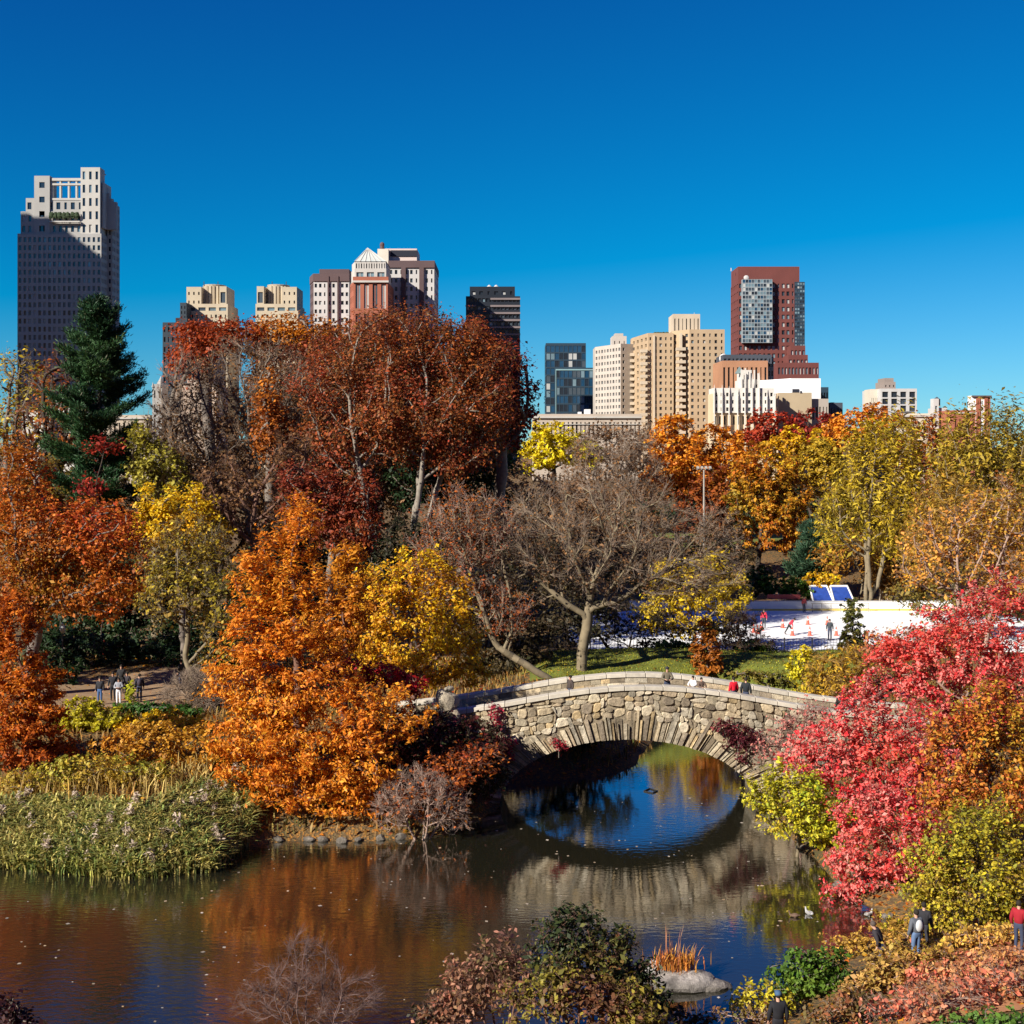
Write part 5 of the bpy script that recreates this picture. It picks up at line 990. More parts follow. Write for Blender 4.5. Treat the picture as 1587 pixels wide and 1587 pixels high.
T('shrub', 'shady bushes along the left bank behind the bridge', 900, 76.2, [(880,1100,44,24),(850,1115,40,26),(930,1108,40,24),(965,1120,26,24),(900,1135,60,26)], DKG, 'shrub', cover=2.2, tone=.8)
# --- right bank, near
T('bare_tree', 'pinkish bare tree with a few gold leaves above the red trees', 1500, 78, [(1480,840,70,50),(1550,810,60,60),(1560,880,50,50),(1440,880,50,44),(1500,900,70,40)], [(.66,.42,.03),(.66,.26,.06),(.60,.40,.04)], cover=.8, twigs=3, bark='pink', barkt='pink', twl=1.2, stems=3, fork=.18, r0=.22, nat=800, twr=.011)
RG = 'red shrubby trees on the right bank'
kr = dict(leaf=3.0, elong=1.6, tone=1.3, bark='pink', twl=.6, group=RG)
T('redleaf_tree', 'highest crimson pink tree of the right bank', 1490, 66, [(1545,935,50,44),(1480,985,66,44),(1560,1060,40,50),(1400,1020,60,34),(1540,1020,60,60),(1440,1050,66,44),(1500,1080,60,50)], PINK, cover=1.9, twigs=1.5, **kr)
T('redleaf_tree', 'middle crimson pink tree leaning over the bridge end', 1380, 61, [(1330,1110,50,44),(1290,1160,60,40),(1390,1130,66,50),(1250,1180,40,34),(1340,1210,80,50),(1430,1180,60,50),(1350,1070,40,26)], PINK, cover=1.8, twigs=2, **kr)
T('redleaf_tree', 'lowest crimson pink tree drooping to the water', 1400, 54, [(1335,1270,46,40),(1390,1270,66,50),(1335,1335,50,34),(1400,1340,66,44),(1300,1385,40,18),(1370,1385,60,24),(1440,1280,50,50)], PINK, cover=1.8, twigs=2, **kr)
T('redleaf_tree', 'salmon pink half bare bush against the right end of the arch', 1235, 65, [(1225,1140,40,30),(1260,1115,34,26),(1200,1165,30,20)], [(.6,.12,.1),(.7,.3,.24)], cover=.55, twigs=4, leaf=2.6, elong=1.6, bark='pink', twl=.8, group=RG, stems=4, fork=.15)
T('tree', 'orange gold tree behind the yellow green one at the right edge', 1530, 52, [(1530,1110,60,50),(1570,1160,50,60),(1490,1170,56,50),(1540,1220,66,60),(1470,1230,44,44)], [(.50,.32,.03),(.60,.22,.03),(.52,.10,.03),(.56,.40,.03),(.36,.24,.03)], cover=2.0, twigs=1.5, bark='dark', leaf=3.2)
T('tree', 'yellow green leafy tree at the right edge', 1520, 47, [(1530,1300,60,50),(1470,1340,56,44),(1560,1360,60,60),(1500,1400,70,44),(1450,1390,40,30),(1570,1430,50,40),(1460,1430,40,26)], [(.42,.32,.02),(.58,.46,.03),(.22,.23,.03),(.66,.52,.03),(.36,.22,.04),(.50,.44,.03)], cover=2.2, twigs=2, bark='dark', leaf=3.2, tone=.8)
T('shrub', 'lemon yellow and lime bush at the right foot of the arch', 1235, 59.6, [(1190,1240,30,30),(1225,1255,40,40),(1262,1285,40,32),(1210,1210,26,22),(1295,1300,30,22),(1180,1255,20,20),(1290,1265,34,34),(1250,1225,30,24)], [(.24,.34,.03),(.50,.50,.03),(.74,.60,.03),(.34,.38,.03),(.7,.5,.04)], 'shrub', cover=2.4, leaf=2.7, tone=1.0, twigs=1, bark='olive')
T('shrub', 'round green bush at the lower right shore', 1250, 42.5, [(1245,1500,40,34),(1290,1500,36,30),(1215,1530,36,30),(1270,1540,50,34)], [(.05,.11,.02),(.10,.19,.02),(.18,.26,.03)], 'shrub', cover=2.4, leaf=4, tone=.8)
T('shrub', 'sparse yellow leaved bush left of the round green bush', 1190, 41, [(1175,1540,34,24),(1150,1560,24,18),(1210,1560,30,26)], [(.45,.40,.03),(.62,.52,.03),(.3,.1,.03)], 'shrub', cover=1.3, leaf=4, tone=.8, stems=3)
T('shrub', 'coral red leaved bush in front of the earth path', 1450, 38.5, [(1430,1560,60,28),(1480,1550,50,28),(1390,1570,50,24)], [(.60,.10,.06),(.74,.24,.14),(.45,.28,.1)], 'shrub', cover=.9, leaf=4, tone=.8, stems=4, twigs=4, bark='pink', twl=.6)
T('shrub', 'coral red leaved bush in the lower right corner', 1555, 39, [(1545,1530,44,28),(1575,1560,40,34),(1520,1560,40,24)], [(.60,.10,.06),(.74,.24,.14),(.40,.26,.06)], 'shrub', cover=1.1, leaf=4, tone=.8, stems=4, twigs=4, bark='pink', twl=.6)
T('shrub', 'tawny orange bush behind the visitors at the lower right', 1390, 46.5, [(1350,1475,40,22),(1400,1465,34,20),(1320,1490,26,18)], [(.5,.26,.05),(.56,.34,.05),(.36,.2,.06)], 'shrub', cover=1.8, leaf=3.4, tone=.8, stems=3, twigs=2, bark='gold')
T('shrub', 'dark green bush at the bottom right edge', 1520, 36.5, [(1500,1590,60,16),(1570,1590,40,18)], GREEN, 'shrub', cover=2, leaf=4.5)
for px_, Y_, l_, p_, lab in [(1390, 41.5, [(1370,1515,36,32),(1415,1518,40,30),(1345,1540,36,30),(1440,1520,30,22)], [(.55,.16,.08),(.62,.34,.10),(.40,.28,.06)], 'tangled russet bush in front of the visitors'), (1425, 42.6, [(1425,1488,36,22),(1425,1500,32,22),(1395,1490,24,26),(1455,1500,28,22),(1365,1505,22,24)], [(.5,.2,.08),(.56,.40,.06),(.40,.14,.08)], 'loose ochre and red bush hiding the legs of the visitors'), (1555, 41.4, [(1550,1512,36,22),(1520,1500,34,20),(1583,1515,20,24)], [(.62,.16,.10),(.66,.34,.12),(.5,.3,.06)], 'red and tan bush in front of the path at the right edge'), (1500, 44.5, [(1490,1485,44,18),(1450,1480,30,18)], [(.60,.30,.08),(.55,.42,.05),(.5,.16,.08)], 'low ochre bush between the visitors and the right edge'), (1480, 41, [(1470,1510,36,22),(1500,1530,40,22),(1440,1535,36,22)], [(.70,.26,.16),(.60,.36,.14),(.72,.16,.10)], 'salmon red bush right of the tangled russet one'),
    (1330, 39, [(1330,1560,44,26),(1290,1575,44,20)], [(.06,.06,.02),(.16,.12,.03),(.4,.14,.06)], 'dark bush with red tips below the round green bush'), (1560, 43.8, [(1540,1465,44,20),(1575,1480,30,18),(1500,1460,36,14)], [(.66,.36,.08),(.72,.46,.08),(.60,.22,.08)], 'orange bush under the yellow green tree'),
    (1420, 47.5, [(1410,1450,34,24),(1440,1460,40,24),(1385,1440,26,18)], [(.55,.48,.03),(.66,.54,.03),(.5,.3,.04)], 'yellow bush hanging over the shore behind the visitors'), (1160, 38.5, [(1140,1575,34,14),(1180,1580,30,12)], [(.10,.10,.02),(.35,.10,.04)], 'dark low twigs between the two green bushes')]:
    T('shrub', lab, px_, Y_, l_, p_, 'shrub', cover=1.7, leaf=3.8, tone=.8, stems=4, twigs=2, bark='pink', twl=.4)
# --- foreground
FG = dict(elong=1.9, leaf=4.0, tone=.7, stems=6, fork=.12, nat=700, bark='rust', twl=.5, r0=.08)
T('shrub', 'dark green and black tall bush in the middle of the foreground', 905, 38.2, [(885,1470,46,52),(935,1490,50,46),(975,1515,34,34),(868,1432,20,26),(905,1425,18,18),(960,1462,20,24),(850,1480,34,40),(1000,1560,34,24)], [(.015,.025,.012),(.05,.07,.02),(.03,.04,.015),(.16,.15,.03),(.22,.08,.03)], 'shrub', cover=2.6, twigs=2.5, **FG)
T('shrub', 'coral pink leaved bush at the left of the foreground clump', 770, 39.0, [(775,1495,38,34),(735,1530,50,34),(810,1520,44,40),(700,1565,50,26),(755,1465,14,16),(790,1460,14,16),(720,1500,16,14)], [(.42,.14,.09),(.24,.14,.06),(.50,.22,.15),(.12,.11,.03)], 'shrub', cover=1.25, twigs=3, **FG)
T('shrub', 'olive yellow leaved bush at the front of the foreground clump', 880, 37.2, [(830,1555,60,34),(890,1545,60,40),(955,1560,60,34),(860,1520,40,34),(1000,1580,40,20)], [(.06,.07,.02),(.22,.20,.03),(.36,.29,.04),(.14,.07,.03),(.30,.12,.06)], 'shrub', cover=2.0, twigs=2, **FG)
T('bare_shrub', 'leafless mauve bush in the foreground over the water', 490, 40, [(470,1500,50,50),(420,1530,44,34),(540,1540,44,34),(480,1560,90,30),(390,1560,34,24)], None, 'shrub', cover=0, twigs=6, twl=.5, bark='plum', barkt='plum', stems=6, fork=.15, nat=520, r0=.06, twr=.0038)
T('shrub', 'dark leaved twigs left of the centre foreground bush', 660, 39.5, [(665,1575,30,18),(690,1560,20,20)], [(.03,.03,.012),(.08,.06,.02)], 'shrub', cover=1.5, leaf=4.5)
T('shrub', 'dark maroon leaves in the bottom left corner', 10, 38.5, [(12,1562,26,22),(40,1585,30,14)], [(.03,.008,.01),(.08,.02,.02)], 'shrub', cover=2.2, leaf=4.5)
T('shrub', 'dark twigs right of the centre foreground bush', 1050, 39.5, [(1040,1575,40,20),(1085,1580,30,14)], [(.02,.03,.012),(.06,.06,.02)], 'shrub', cover=1.3, leaf=4.5)
UN = 'brushwood on the far slopes'
for i, (px, Y_, l, c, lab) in enumerate([(640, 100, [(640,840,60,40),(600,870,50,40)], 0, 'dark brush at the foot of the russet tree'), (500, 104, [(480,850,90,50),(420,880,60,50)], 1, 'brown brush behind the orange cypress'), (330, 104, [(330,820,60,50),(290,760,60,50)], 1, 'brown brush behind the golden maple'),
    (80, 106, [(60,760,70,50),(20,800,50,60),(120,760,50,50)], 2, 'olive brush behind the red maple'), (760, 108, [(740,830,80,50),(820,860,70,50)], 0, 'dark brush behind the leaning tree'), (900, 118, [(900,870,100,40),(1000,880,80,40)], 0, 'dark brush behind the great bare tree'),
    (1100, 140, [(1080,870,60,40),(1140,880,40,30)], 0, 'dark brush left of the green lawn'), (1480, 112, [(1450,920,70,40),(1540,920,70,50)], 2, 'olive and rust brush behind the highest crimson tree'), (1400, 150, [(1400,850,80,40),(1480,860,70,40)], 1, 'brown brush above the terrace wall'),
    (200, 110, [(200,800,60,50),(160,840,60,40)], 0, 'dark brush at the foot of the pine'), (240, 125, [(240,700,60,50),(120,690,60,50)], 1, 'brown brush behind the pine'), (560, 135, [(450,640,100,60),(600,700,110,80),(330,680,80,60)], 1, 'brown brushwood behind the bare mauve tree')]):
    T('shrub', lab, px, Y_, l, [[(.02,.025,.01),(.05,.045,.02),(.09,.06,.02)], [(.09,.05,.025),(.18,.09,.03),(.12,.10,.03)], [(.14,.12,.03),(.28,.20,.03),(.32,.12,.03)]][c], 'shrub', cover=1.5, twigs=3, bark='dark', stems=3, tone=2)
# --- the shore planting at the left
T('shrub', 'lime yellow low bush below the path', 135, 73, [(130,1110,38,34),(165,1120,40,30),(110,1145,36,34),(150,1155,40,26)], [(.40,.38,.02),(.58,.48,.02),(.16,.2,.02)], 'shrub', cover=2.2)
T('shrub', 'olive and gold scrub rising out of the reeds', 140, 63.5, [(130,1195,70,28),(215,1200,56,26),(50,1215,50,30)], [(.20,.22,.03),(.44,.38,.04),(.58,.38,.05),(.30,.16,.04)], 'shrub', cover=1.9, tone=1)
T('shrub', 'green bush below the group of walkers', 205, 77, [(200,1108,30,18),(235,1105,34,18),(285,1120,30,20)], GREEN, 'shrub', cover=2.2)
T('shrub', 'upright yellow green shoots in front of the walkers', 205, 78, [(203,1075,10,16)], [(.35,.36,.02),(.5,.5,.03)], 'shrub', cover=2.0, nat=60, elong=3, vert=2)
T('shrub', 'ochre yellow bush beside the lime one', 260, 73, [(255,1125,44,30),(210,1130,40,28),(295,1140,36,32)], GOLD, 'shrub', cover=2.0)
T('shrub', 'tawny orange spreading bush behind the reeds', 250, 66.5, [(235,1148,60,34),(295,1160,50,40),(185,1165,46,30),(318,1200,38,34)], [(.50,.20,.03),(.62,.32,.03),(.45,.24,.03)], 'shrub', cover=2.0, tone=1)
T('shrub', 'tangled bare twigs beside the cypress by the path', 295, 79, [(300,1065,34,24),(275,1080,30,16),(325,1090,30,22)], None, 'shrub', cover=0, twigs=7, bark='mauve', stems=4, fork=.1, nat=300)
T('shrub', 'black green undergrowth beside the lone walker', 290, 93, [(300,1015,50,30),(240,1005,50,22),(340,1030,40,40)], DKG, 'shrub', cover=2.0)
T('shrub', 'black green undergrowth behind the group of walkers', 150, 93, [(150,1010,60,26),(90,1010,50,40),(200,1000,40,20)], DKG, 'shrub', cover=2.0)
T('shrub', 'dark bushes in the shade at the left of the path', 110, 86, [(100,1040,34,26),(70,1030,40,30)], DKG, 'shrub', cover=2.2)
T('maple_tree', 'orange tree just outside the right edge of the photo', 1680, 70, [(1680,900,70,80),(1650,980,50,60),(1720,960,60,70)], ORANGE, cover=1.6, twigs=1)
T('willow_tree', 'golden willow just outside the right edge of the photo', 1700, 115, [(1690,760,70,90),(1660,850,60,60),(1760,800,70,90)], OLGOLD, cover=1.4, twigs=2, bark='gold', stems=3, fork=.16)
T('tree', 'yellow green tree just outside the right edge of the photo', 1690, 50, [(1680,1180,60,70),(1700,1290,70,80),(1660,1380,50,50)], YGR, cover=1.6, twigs=1)
T('maple_tree', 'red orange tree just outside the left edge of the photo', -110, 84, [(-110,760,70,80),(-90,860,70,80),(-160,880,60,70)], MIXR, cover=1.6, twigs=1)
# reeds, grasses and litter (nobody could count them)
rn = rng()
def scatter(n, x0, x1, y0, y1, f): 
    p = np.column_stack([rn.uniform(x0, x1, n*3), rn.uniform(y0, y1, n*3)]); return p[f(p[:, 0], p[:, 1])][:n]
inreed = lambda x, y: (sdf(x, y) > -.25) & (sdf(x, y) < 3.7) & (x < X(372, 59)) 
xy = scatter(34000, -36, -11, 55.5, 68, inreed)
ro, rb_, rh, rl = blades('reeds', 'green reed bed with pale plumes along the left shore', xy, 1.0, [(.56,.40,.10),(.20,.24,.05),(.09,.14,.04),(.40,.40,.09),(.62,.50,.16),(.14,.20,.06),(.50,.36,.10),(.26,.32,.08)], .075, REED, droop=.9, leanx=.5, rise=.55)
k = rn.permutation(len(rb_))[:90]; k = k[rb_[k, 0] > -26]
tp = rb_[k]+rl[k]*.3; tp[:, 2] += rh[k]*.5+.25; C = np.repeat(tp, 60, 0)+rn.normal(0, 1, (len(k)*60, 3))*np.array([.09, .09, .15]); V, Q = leaf_quads(C, .07, rn, elong=2.5)
quads_mesh('plumes', V, Q, REED, ro, col=np.tile(np.array([.58, .46, .36]), (len(V), 1)))
xy = scatter(2600, -36, -14, 62, 75, lambda x, y: (sdf(x, y) > 3.2) & (sdf(x, y) < 5.6) & (x < X(330, 66)))
blades('tall_grass', 'straw coloured tall grass between the reeds and the bushes', xy, 1.7, [(.50,.34,.10),(.62,.46,.16),(.40,.24,.05)], .05, REED, droop=.5, cat_='grass')
xy = scatter(14000, -40, 30, 60, 100, lambda x, y: (sdf(x, y) > .3) & ~((x > 1) & (x < 24) & (y > 86)) & ~((x > -7) & (x < 23) & (y > 66.5) & (y < 74)) & ~((x < -17) & (x > -31) & (y > 78)))
blades('undergrowth', 'low rough undergrowth on the banks', xy, .55, [(.10,.11,.03),(.26,.18,.05),(.34,.16,.04),(.14,.17,.03)], .09, REED, cat_='undergrowth')
xy = scatter(9000, 2, 24, 86.5, 96.5, lambda x, y: (x > 2))
blades('lawn_grass', 'short yellow green grass of the lawn', xy, .16, [(.14,.20,.02),(.28,.28,.02),(.36,.30,.03)], .06, REED, cat_='grass')
n = 26000; p = np.column_stack([rn.uniform(-36, 40, n), rn.uniform(30, 104, n)]); p = p[(sdf(p[:, 0], p[:, 1]) > .2) & ~((p[:, 0] > -7) & (p[:, 0] < 23) & (p[:, 1] > 67) & (p[:, 1] < 73))]
C = np.column_stack([p, H(p[:, 0], p[:, 1])+.06]); V, Q = leaf_quads(C, .13, rn, up=2.5)
tag(quads_mesh('fallen_leaves', V, Q, LEAF, None, col=np.repeat(tones(C, MIXR, rn, 3), 4, 0)), 'fallen autumn leaves scattered on the ground', 'leaf litter', kind='stuff')
n = 520; p = np.column_stack([rn.uniform(-34, 24, n), rn.uniform(40, 70, n)]); p = p[sdf(p[:, 0], p[:, 1]) < -.3]
C = np.column_stack([p, np.full(len(p), .012)]); V, Q = leaf_quads(C, .085, rn, up=40, elong=1.3)
V = np.array(V); V[:, 2] = np.clip(V[:, 2], .008, .03)
tag(quads_mesh('floating_leaves', V, Q, LEAF, None, col=np.repeat(tones(C, [(.5,.42,.34),(.66,.58,.48),(.6,.4,.2)], rn, 1), 4, 0)), 'single leaves floating on the pond', 'floating leaves', kind='stuff')
# tuft on the islet
bt = empty('grass_tuft', (X(1048, 45.6), 45.6, .4)); tag(bt, 'tuft of green and red stems growing on the pale islet rock', 'grass tuft')
xy = np.column_stack([rn.normal(X(1050, 45.6), .42, 260), rn.normal(45.7, .22, 260)])
blades('stems', None, xy-np.array([[X(1048, 45.6), 45.6]])+0, .75, [(.12,.2,.03),(.5,.12,.03),(.55,.3,.05)], .035, REED, kind=None, parent=bt, yfloor=.05, leanx=.3)
xy = np.column_stack([rn.normal(X(1042, 45.6), .2, 14), rn.normal(45.8, .12, 14)])
blades('tall_stems', None, xy-np.array([[X(1048, 45.6), 45.6]]), 1.5, [(.4,.16,.08),(.35,.2,.1)], .03, REED, kind=None, parent=bt, yfloor=.0, leanx=.15, droop=.1)
print('LEAF QUADS', LEAFCOUNT[0], 'seed', _seed[0])
# ------------------------------------------------------------------ people and birds
def skin_obj(name, verts, edges, rad, m, parent, root=0, sub=1):
    me = bpy.data.meshes.new(name); me.from_pydata([tuple(v) for v in verts], edges, []); me.update()
    o = link(bpy.data.objects.new(name, me), parent); s = o.modifiers.new('skin', 'SKIN'); s.use_smooth_shade = True
    for i, r in enumerate(rad):
        r = r if isinstance(r, tuple) else (r, r); me.skin_vertices[0].data[i].radius = r
    me.skin_vertices[0].data[root].use_root = True
    b = o.modifiers.new('subdivision', 'SUBSURF'); b.levels = sub; b.render_levels = sub; me.materials.append(m); return o
_cm = {}
def cloth(c, rough=.85):
    k = tuple(c)
    if k not in _cm: _cm[k] = plain('cloth', c, rough, var=.12, scale=8)
    return _cm[k]
SKIN = plain('skin', (.52, .30, .21), .6, var=.05)
def person(label, x, y, z, face=0, h=1.72, top=(.05,.05,.06), legs=(.04,.05,.09), hair=(.02,.015,.01), pose='stand', hat=None, arms='down', group=None, lean=0, bag=None, upto=None):
    """face = heading in degrees, 0 looks away from the camera (+Y), 180 towards it"""
    k = h/1.75; e_j = {}
    J = dict(pel=(0,0,.95), bel=(0,.01,1.08), che=(0,0,1.28), nec=(0,0,1.47), jaw=(0,.02,1.55), hea=(0,.015,1.65), cro=(0,.01,1.70))
    for s, n in ((-1, 'l'), (1, 'r')):
        st = {'stand': (.0, .0), 'walk': (.22*s, -.05)}.get(pose, (0, 0))
        J['sh'+n] = (s*.18, 0, 1.42)
        if arms == 'down': J['el'+n] = (s*.25, -.02, 1.14); J['wr'+n] = (s*.26, .08, .90)
        elif arms == 'front': J['el'+n] = (s*.27, .08, 1.16); J['wr'+n] = (s*.10, .30, 1.17)
        elif arms == 'out': J['el'+n] = (s*.34, .06, 1.22); J['wr'+n] = (s*.42, .28, 1.12)
        elif arms == 'rest': J['el'+n] = (s*.28, .14, 1.17); J['wr'+n] = (s*.14, .36, 1.16)
        J['hi'+n] = (s*.09, 0, .90); J['kn'+n] = (s*.10, .03+st[0], .50); J['an'+n] = (s*.10, -.02+st[0]*1.2+(-.12 if pose == 'walk' and s < 0 else 0), .09+(.04 if pose == 'walk' and s < 0 else 0)); J['to'+n] = (s*.11, .14+st[0]*1.2+(-.12 if pose == 'walk' and s < 0 else 0), .045)
        w = J['wr'+n]; e_ = J['el'+n]; d = Vector(w)-Vector(e_); d.normalize(); hd = Vector(w)+d*.07; J['pa'+n] = tuple(hd)
        side = Vector((1, 0, 0)) if abs(d.x) < .7 else Vector((0, 1, 0)); J['d'+n] = d; J['s'+n] = side
    if lean:
        c_, s_ = math.cos(R(lean)), math.sin(R(lean))
        for q in list(J):
            if q[0] in 'ds' and len(q) == 2: continue
            p = J[q]
            if p[2] > .93: J[q] = (p[0], p[1]*c_+(p[2]-.95)*s_, .95+(p[2]-.95)*c_-p[1]*s_)
    names = [q for q in J if not (q[0] in 'ds' and len(q) == 2)]; idx = {q: i for i, q in enumerate(names)}
    RA = dict(pel=(.14,.10), bel=(.13,.095), che=(.155,.10), nec=.055, jaw=.07, hea=(.078,.092), cro=.06, sh=.062, el=.042, wr=.028, pa=(.036,.018), hi=.085, kn=.055, an=.038, to=.035)
    V = [Vector(J[q])*k for q in names]; rad = []
    for q in names: r = RA.get(q) or RA[q[:2]]; rad.append(tuple(v*k for v in r) if isinstance(r, tuple) else r*k)
    E = [('pel','bel'),('bel','che'),('che','nec'),('nec','jaw'),('jaw','hea'),('hea','cro')]
    for n in 'lr': E += [('che','sh'+n),('sh'+n,'el'+n),('el'+n,'wr'+n),('wr'+n,'pa'+n),('pel','hi'+n),('hi'+n,'kn'+n),('kn'+n,'an'+n),('an'+n,'to'+n)]
    E = [(idx[a], idx[b]) for a, b in E]
    nb = len(V); V.append(Vector((0, .10, 1.625))*k+(V[idx['hea']]-Vector((0, .015, 1.65))*k)); rad.append(.018*k); E.append((idx['hea'], nb))   # nose
    for n in 'lr':                                                 # four fingers and a thumb, slightly curled
        pa = V[idx['pa'+n]]; d = J['d'+n]; sd = J['s'+n]; up_ = d.cross(sd)
        for f, L in ((-.027, .06), (-.009, .075), (.009, .07), (.027, .055)):
            a = pa+(d*L*.55+sd*f)*k; b = pa+(d*L+sd*f+up_*.02)*k; V += [a, b]; rad += [.009*k, .007*k]; E += [(idx['pa'+n], len(V)-2), (len(V)-2, len(V)-1)]
        a = pa+(sd*.045-d*.02)*k; b = pa+(sd*.06+d*.02)*k; V += [a, b]; rad += [.010*k, .008*k]; E += [(idx['pa'+n], len(V)-2), (len(V)-2, len(V)-1)]
    if upto is not None: pass
    body = skin_obj('person', V, E, rad, SKIN, None); body.location = (x, y, z); body.rotation_euler = (0, 0, R(face)); tag(body, label, 'person', group)
    def layer(name, keys, edges, grow, m):
        ii = {q: i for i, q in enumerate(keys)}
        skin_obj(name, [V[idx[q]] for q in keys], [(ii[a], ii[b]) for a, b in edges], [tuple(v*grow+(.022 if name == 'jacket' else .012) for v in (rad[idx[q]] if isinstance(rad[idx[q]], tuple) else (rad[idx[q]],)*2)) for q in keys], m, body)
    layer('jacket', ['pel','bel','che','nec','shl','shr','ell','elr','wrl','wrr'], [('pel','bel'),('bel','che'),('che','nec'),('che','shl'),('che','shr'),('shl','ell'),('shr','elr'),('ell','wrl'),('elr','wrr')], 1.2, cloth(top))
    layer('trousers', ['bel','pel','hil','hir','knl','knr','anl','anr'], [('bel','pel'),('pel','hil'),('pel','hir'),('hil','knl'),('hir','knr'),('knl','anl'),('knr','anr')], 1.08, cloth(legs))
    for n in 'lr': layer('shoe', ['an'+n, 'to'+n], [('an'+n, 'to'+n)], 1.1, cloth((.03,.03,.03)))
    hp = V[idx['hea']]; b = MB(); b.ball(hp+Vector((0, -.018*k, .025*k)), .092*k, .105*k, .105*k, 12, 8); b.build('hair', cloth(hair), body, smooth=True)
    for s in (-1, 1): b = MB(); b.ball(hp+Vector((s*.033*k, .088*k, .005*k)), .012*k, .01*k, .009*k, 6, 4); b.build('eye', cloth((.02,.015,.01)), body)
    if hat: b = MB(); b.ball(hp+Vector((0, -.01*k, .05*k)), .105*k, .115*k, .095*k, 12, 8); b.box(hp.x-.08*k, hp.x+.08*k, hp.y+.06*k, hp.y+.19*k, hp.z+.05*k, hp.z+.065*k); b.build('cap', cloth(hat), body, smooth=True)
    if bag: b = MB(); b.ball(V[idx['che']]+Vector((0, -.17*k, -.02)), .14*k, .10*k, .21*k, 10, 7); b.build('backpack', cloth(bag), body, smooth=True)
    return body
def at(px, Y): return X(px, Y)
# on the bridge (deck height = parapet top - 0.9)
yn, yf_ = YF+.95, YB-.9
def bp(label, px, yy, **k): x = X(px, yy); return person(label, x, yy, ptop(x)-.9, **k)
bp('person in dark cap and tan coat leaning on the parapet at the crown', 1034, yn, face=180, top=(.13,.11,.075), hat=(.03,.03,.035), arms='rest', h=1.78)
bp('dark haired child in white behind the parapet, left one of the pair', 1074, yn, face=150, top=(.7,.68,.66), arms='rest', h=1.42, group='pair of children at the parapet')
bp('dark haired child in brown behind the parapet, right one of the pair', 1087, yn, face=200, top=(.12,.08,.06), arms='rest', h=1.38, group='pair of children at the parapet')
bp('person in a bright red jacket with back turned on the bridge', 1137, yn-.1, face=20, top=(.72,.01,.03), h=1.66)
bp('person in a black leather jacket beside the red jacket on the bridge', 1156, yn-.1, face=-20, top=(.015,.02,.025), h=1.74)
bp('person in a dark patterned coat sitting low at the left side of the bridge', 884, yn, face=120, top=(.06,.045,.04), h=1.6)
bp('person in black at the right end of the bridge', 1303, yn+.4, face=10, top=(.02,.02,.02), h=1.7)
bp('person in a grey green coat at the right end of the bridge', 1319, yn+.4, face=-10, top=(.05,.06,.055), h=1.75)
# walkers on the shaded path
def gp(label, px, Y, **k): x = X(px, Y); return person(label, x, Y, h1(x, Y)+.04, **k)
gp('person in black jacket and blue jeans at the left of the path group', 155, 80, face=170, top=(.02,.02,.025), legs=(.05,.11,.25), h=1.72)
gp('person in black standing left of the white trousers on the path', 175, 81.5, face=180, top=(.015,.015,.02), legs=(.02,.02,.025), h=1.8)
gp('person in white trousers and light top in the path group', 184, 80, face=190, top=(.30,.31,.34), legs=(.75,.76,.8), h=1.66, arms='front')
gp('tall person in black behind the white trousers on the path', 188, 84, face=180, top=(.02,.02,.022), legs=(.02,.02,.02), h=1.85)
gp('person in a dark coat right of the white trousers on the path', 197, 82, face=160, top=(.03,.025,.03), h=1.74)
gp('person in a dark jacket with backpack at the right of the path group', 216, 81, face=20, top=(.02,.02,.03), bag=(.05,.04,.06), h=1.76)
gp('lone dark figure on the sunlit stretch of the path', 281, 86, face=60, top=(.02,.02,.02), h=1.75)
# lower right visitors
gp('person in a grey jacket and jeans with a pale bag at the lower right', 1420, 43.6, face=20, top=(.10,.11,.13), legs=(.10,.16,.28), bag=(.5,.5,.5), h=1.74)
gp('person in black with a red scarf beside the grey jacket at the lower right', 1432, 44.4, face=-30, top=(.02,.02,.025), legs=(.03,.03,.04), h=1.72)
gp('person in a dark coat bending behind bushes at the lower right', 1366, 43.4, face=60, top=(.03,.025,.03), hair=(.08,.06,.05), h=1.66, lean=25)
gp('person in deep red at the right edge of the path', 1579, 42.6, face=-40, top=(.30,.01,.02), h=1.7)
x = X(1206, 36.6); person('person in a black coat and blue knit hat at the bottom edge', x, 36.6, Z(1537, 36.6)-1.74, face=0, top=(.012,.012,.016), legs=(.015,.015,.02), hat=(.05,.10,.18), h=1.74)
# skaters
def sk(label, px, py, **k): Y = (CAM_Z-2.12)*F/(py-HOR); return person(label, X(px, Y), Y, 2.13, **k)
sk('skater in a red jacket and black trousers at the left of the ice', 1184, 974, face=160, top=(.55,.03,.06), legs=(.04,.05,.06), h=1.75)
sk('skater in a red jacket bending forward in the middle of the ice', 1223, 984, face=-100, top=(.55,.03,.06), legs=(.02,.02,.02), h=1.7, pose='walk', lean=45, arms='out')
sk('skater in a dark grey jacket at the right of the ice', 1286, 992, face=170, top=(.05,.06,.07), legs=(.05,.06,.10), h=1.8)
sk('small person in red and white by the far rink gate', 1246, 949, face=200, top=(.5,.08,.08), legs=(.10,.10,.12), h=1.6)
for i, (px, c, lab) in enumerate([(1199, (.03,.03,.03), 'leftmost'), (1208, (.10,.02,.02), 'second from the left'), (1216, (.02,.03,.05), 'in the middle, in navy'), (1224, (.30,.28,.25), 'in a pale coat'), (1233, (.03,.03,.03), 'rightmost')]):
    Y = 141; person('spectator on the shaded terrace beyond the rink, '+lab, X(px, Y), Y, h1(X(px, Y), Y), face=180, top=c, h=1.7, group='spectators beyond the rink')
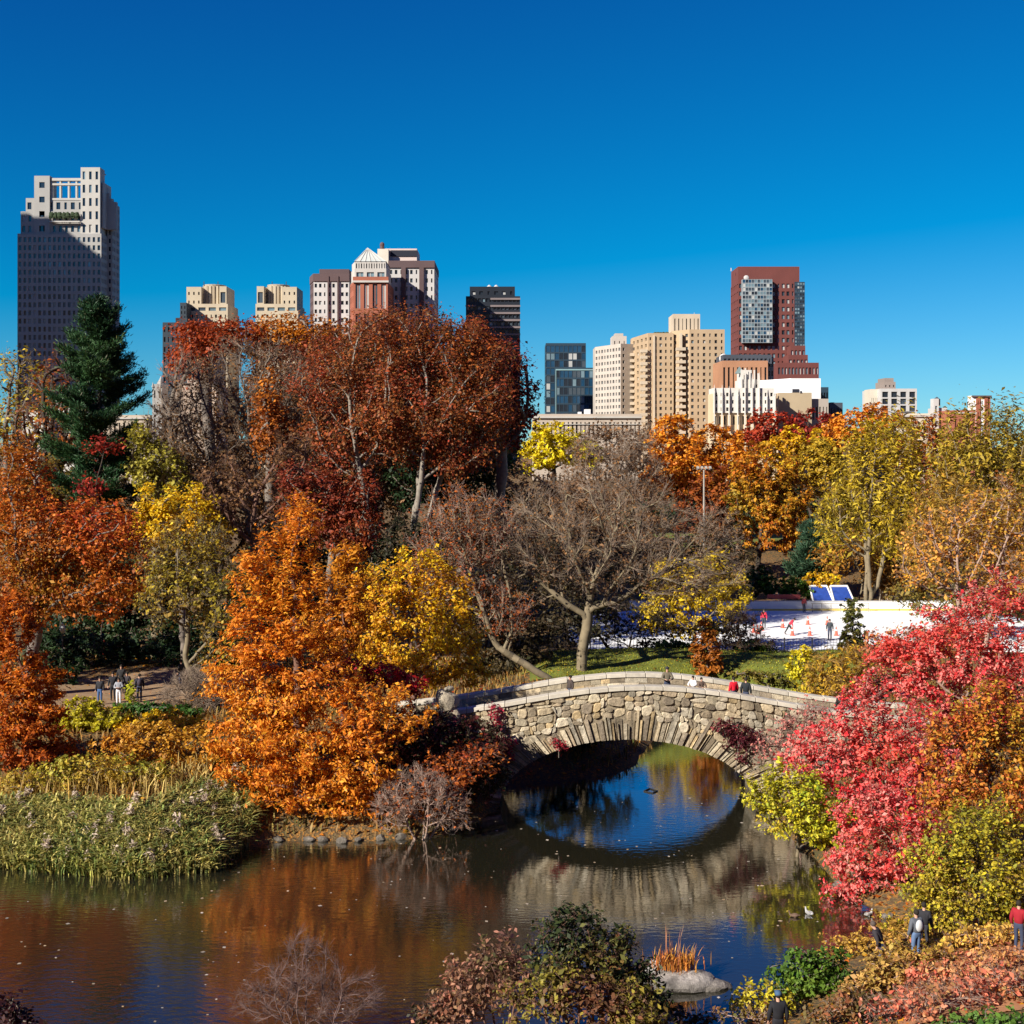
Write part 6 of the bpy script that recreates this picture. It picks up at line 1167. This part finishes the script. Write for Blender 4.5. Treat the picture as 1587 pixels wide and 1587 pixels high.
# ducks
def duck(label, px, py, face, col, back, neck):
    Y = CAM_Z*F/(py-HOR); x = X(px, Y)
    o = skin_obj('duck', [(0,-.24,.10),(0,-.12,.06),(0,.04,.06),(0,.15,.08),(0,.19,.17),(0,.20,.24),(0,.235,.25)], [(i, i+1) for i in range(6)], [(.02,.012),(.085,.06),(.10,.07),(.075,.06),(.036,.036),(.042,.042),(.03,.03)], cloth(col), None, root=2, sub=2)
    o.location = (x, Y, -.01); o.rotation_euler = (0, 0, R(face)); tag(o, label, 'duck', 'ducks on the pond')
    b = MB(); b.hexa([(-.02,.25,.225),(.02,.25,.225),(.014,.32,.215),(-.014,.32,.215),(-.018,.25,.25),(.018,.25,.25),(.014,.32,.225),(-.014,.32,.225)]); b.build('bill', cloth((.5,.35,.06)), o)
    for s in (-1, 1): b = MB(); b.ball((s*.075, -.03, .09), .03, .13, .05, 10, 6); b.build('wing', cloth(back), o, smooth=True)
duck('brown duck swimming at the left of the pair', 1231, 1421, 80, (.13,.08,.05), (.16,.10,.07), 0); duck('pale duck swimming at the right of the pair', 1254, 1417, 30, (.42,.41,.40), (.3,.29,.28), 0)
duck('small pale duck by the right shore under the red tree', 1346, 1419, -60, (.4,.38,.35), (.25,.22,.2), 0)
# floating diamond of thin wood, and shore stones
Y = CAM_Z*F/(1226-HOR); x = X(1007, Y); b = MB(); q = [(x-.33, Y-.1), (x+.05, Y+.45), (x+.42, Y-.05), (x+.1, Y-.5)]
for i in range(4): b.tube((*q[i], .03), (*q[(i+1) % 4], .03), .035, .035, 6)
tag(b.build('floating_frame', plain('wet_wood', (.02, .02, .02), .5)), 'thin dark diamond shaped frame floating under the arch', 'wooden frame')
rr = random.Random(9)
for i, (px, py) in enumerate([(392,1298),(405,1303),(430,1306),(500,1306),(530,1308),(555,1306),(590,1303),(620,1302),(660,1300),(478,1305),(700,1290)]):
    Y = CAM_Z*F/(py-HOR)+.25; rock('shore_rock', 'grey stone at the waterline under the cypresses', X(px, Y), Y, .05, rr.uniform(.2, .42), rr.uniform(.2, .35), rr.uniform(.14, .26), 40+i, (.40,.35,.29), group='stones along the cypress shore', subs=2)
for i, (px, py) in enumerate([(1190,1262),(1242,1318),(1300,1375),(1375,1425),(1350,1470)]):
    Y = CAM_Z*F/(py-HOR)+.2; rock('shore_rock', 'pale stone at the waterline of the right bank', X(px, Y), Y, .05, rr.uniform(.2, .4), rr.uniform(.2, .35), rr.uniform(.12, .24), 60+i, (.46,.40,.33), group='stones along the right bank', subs=2)
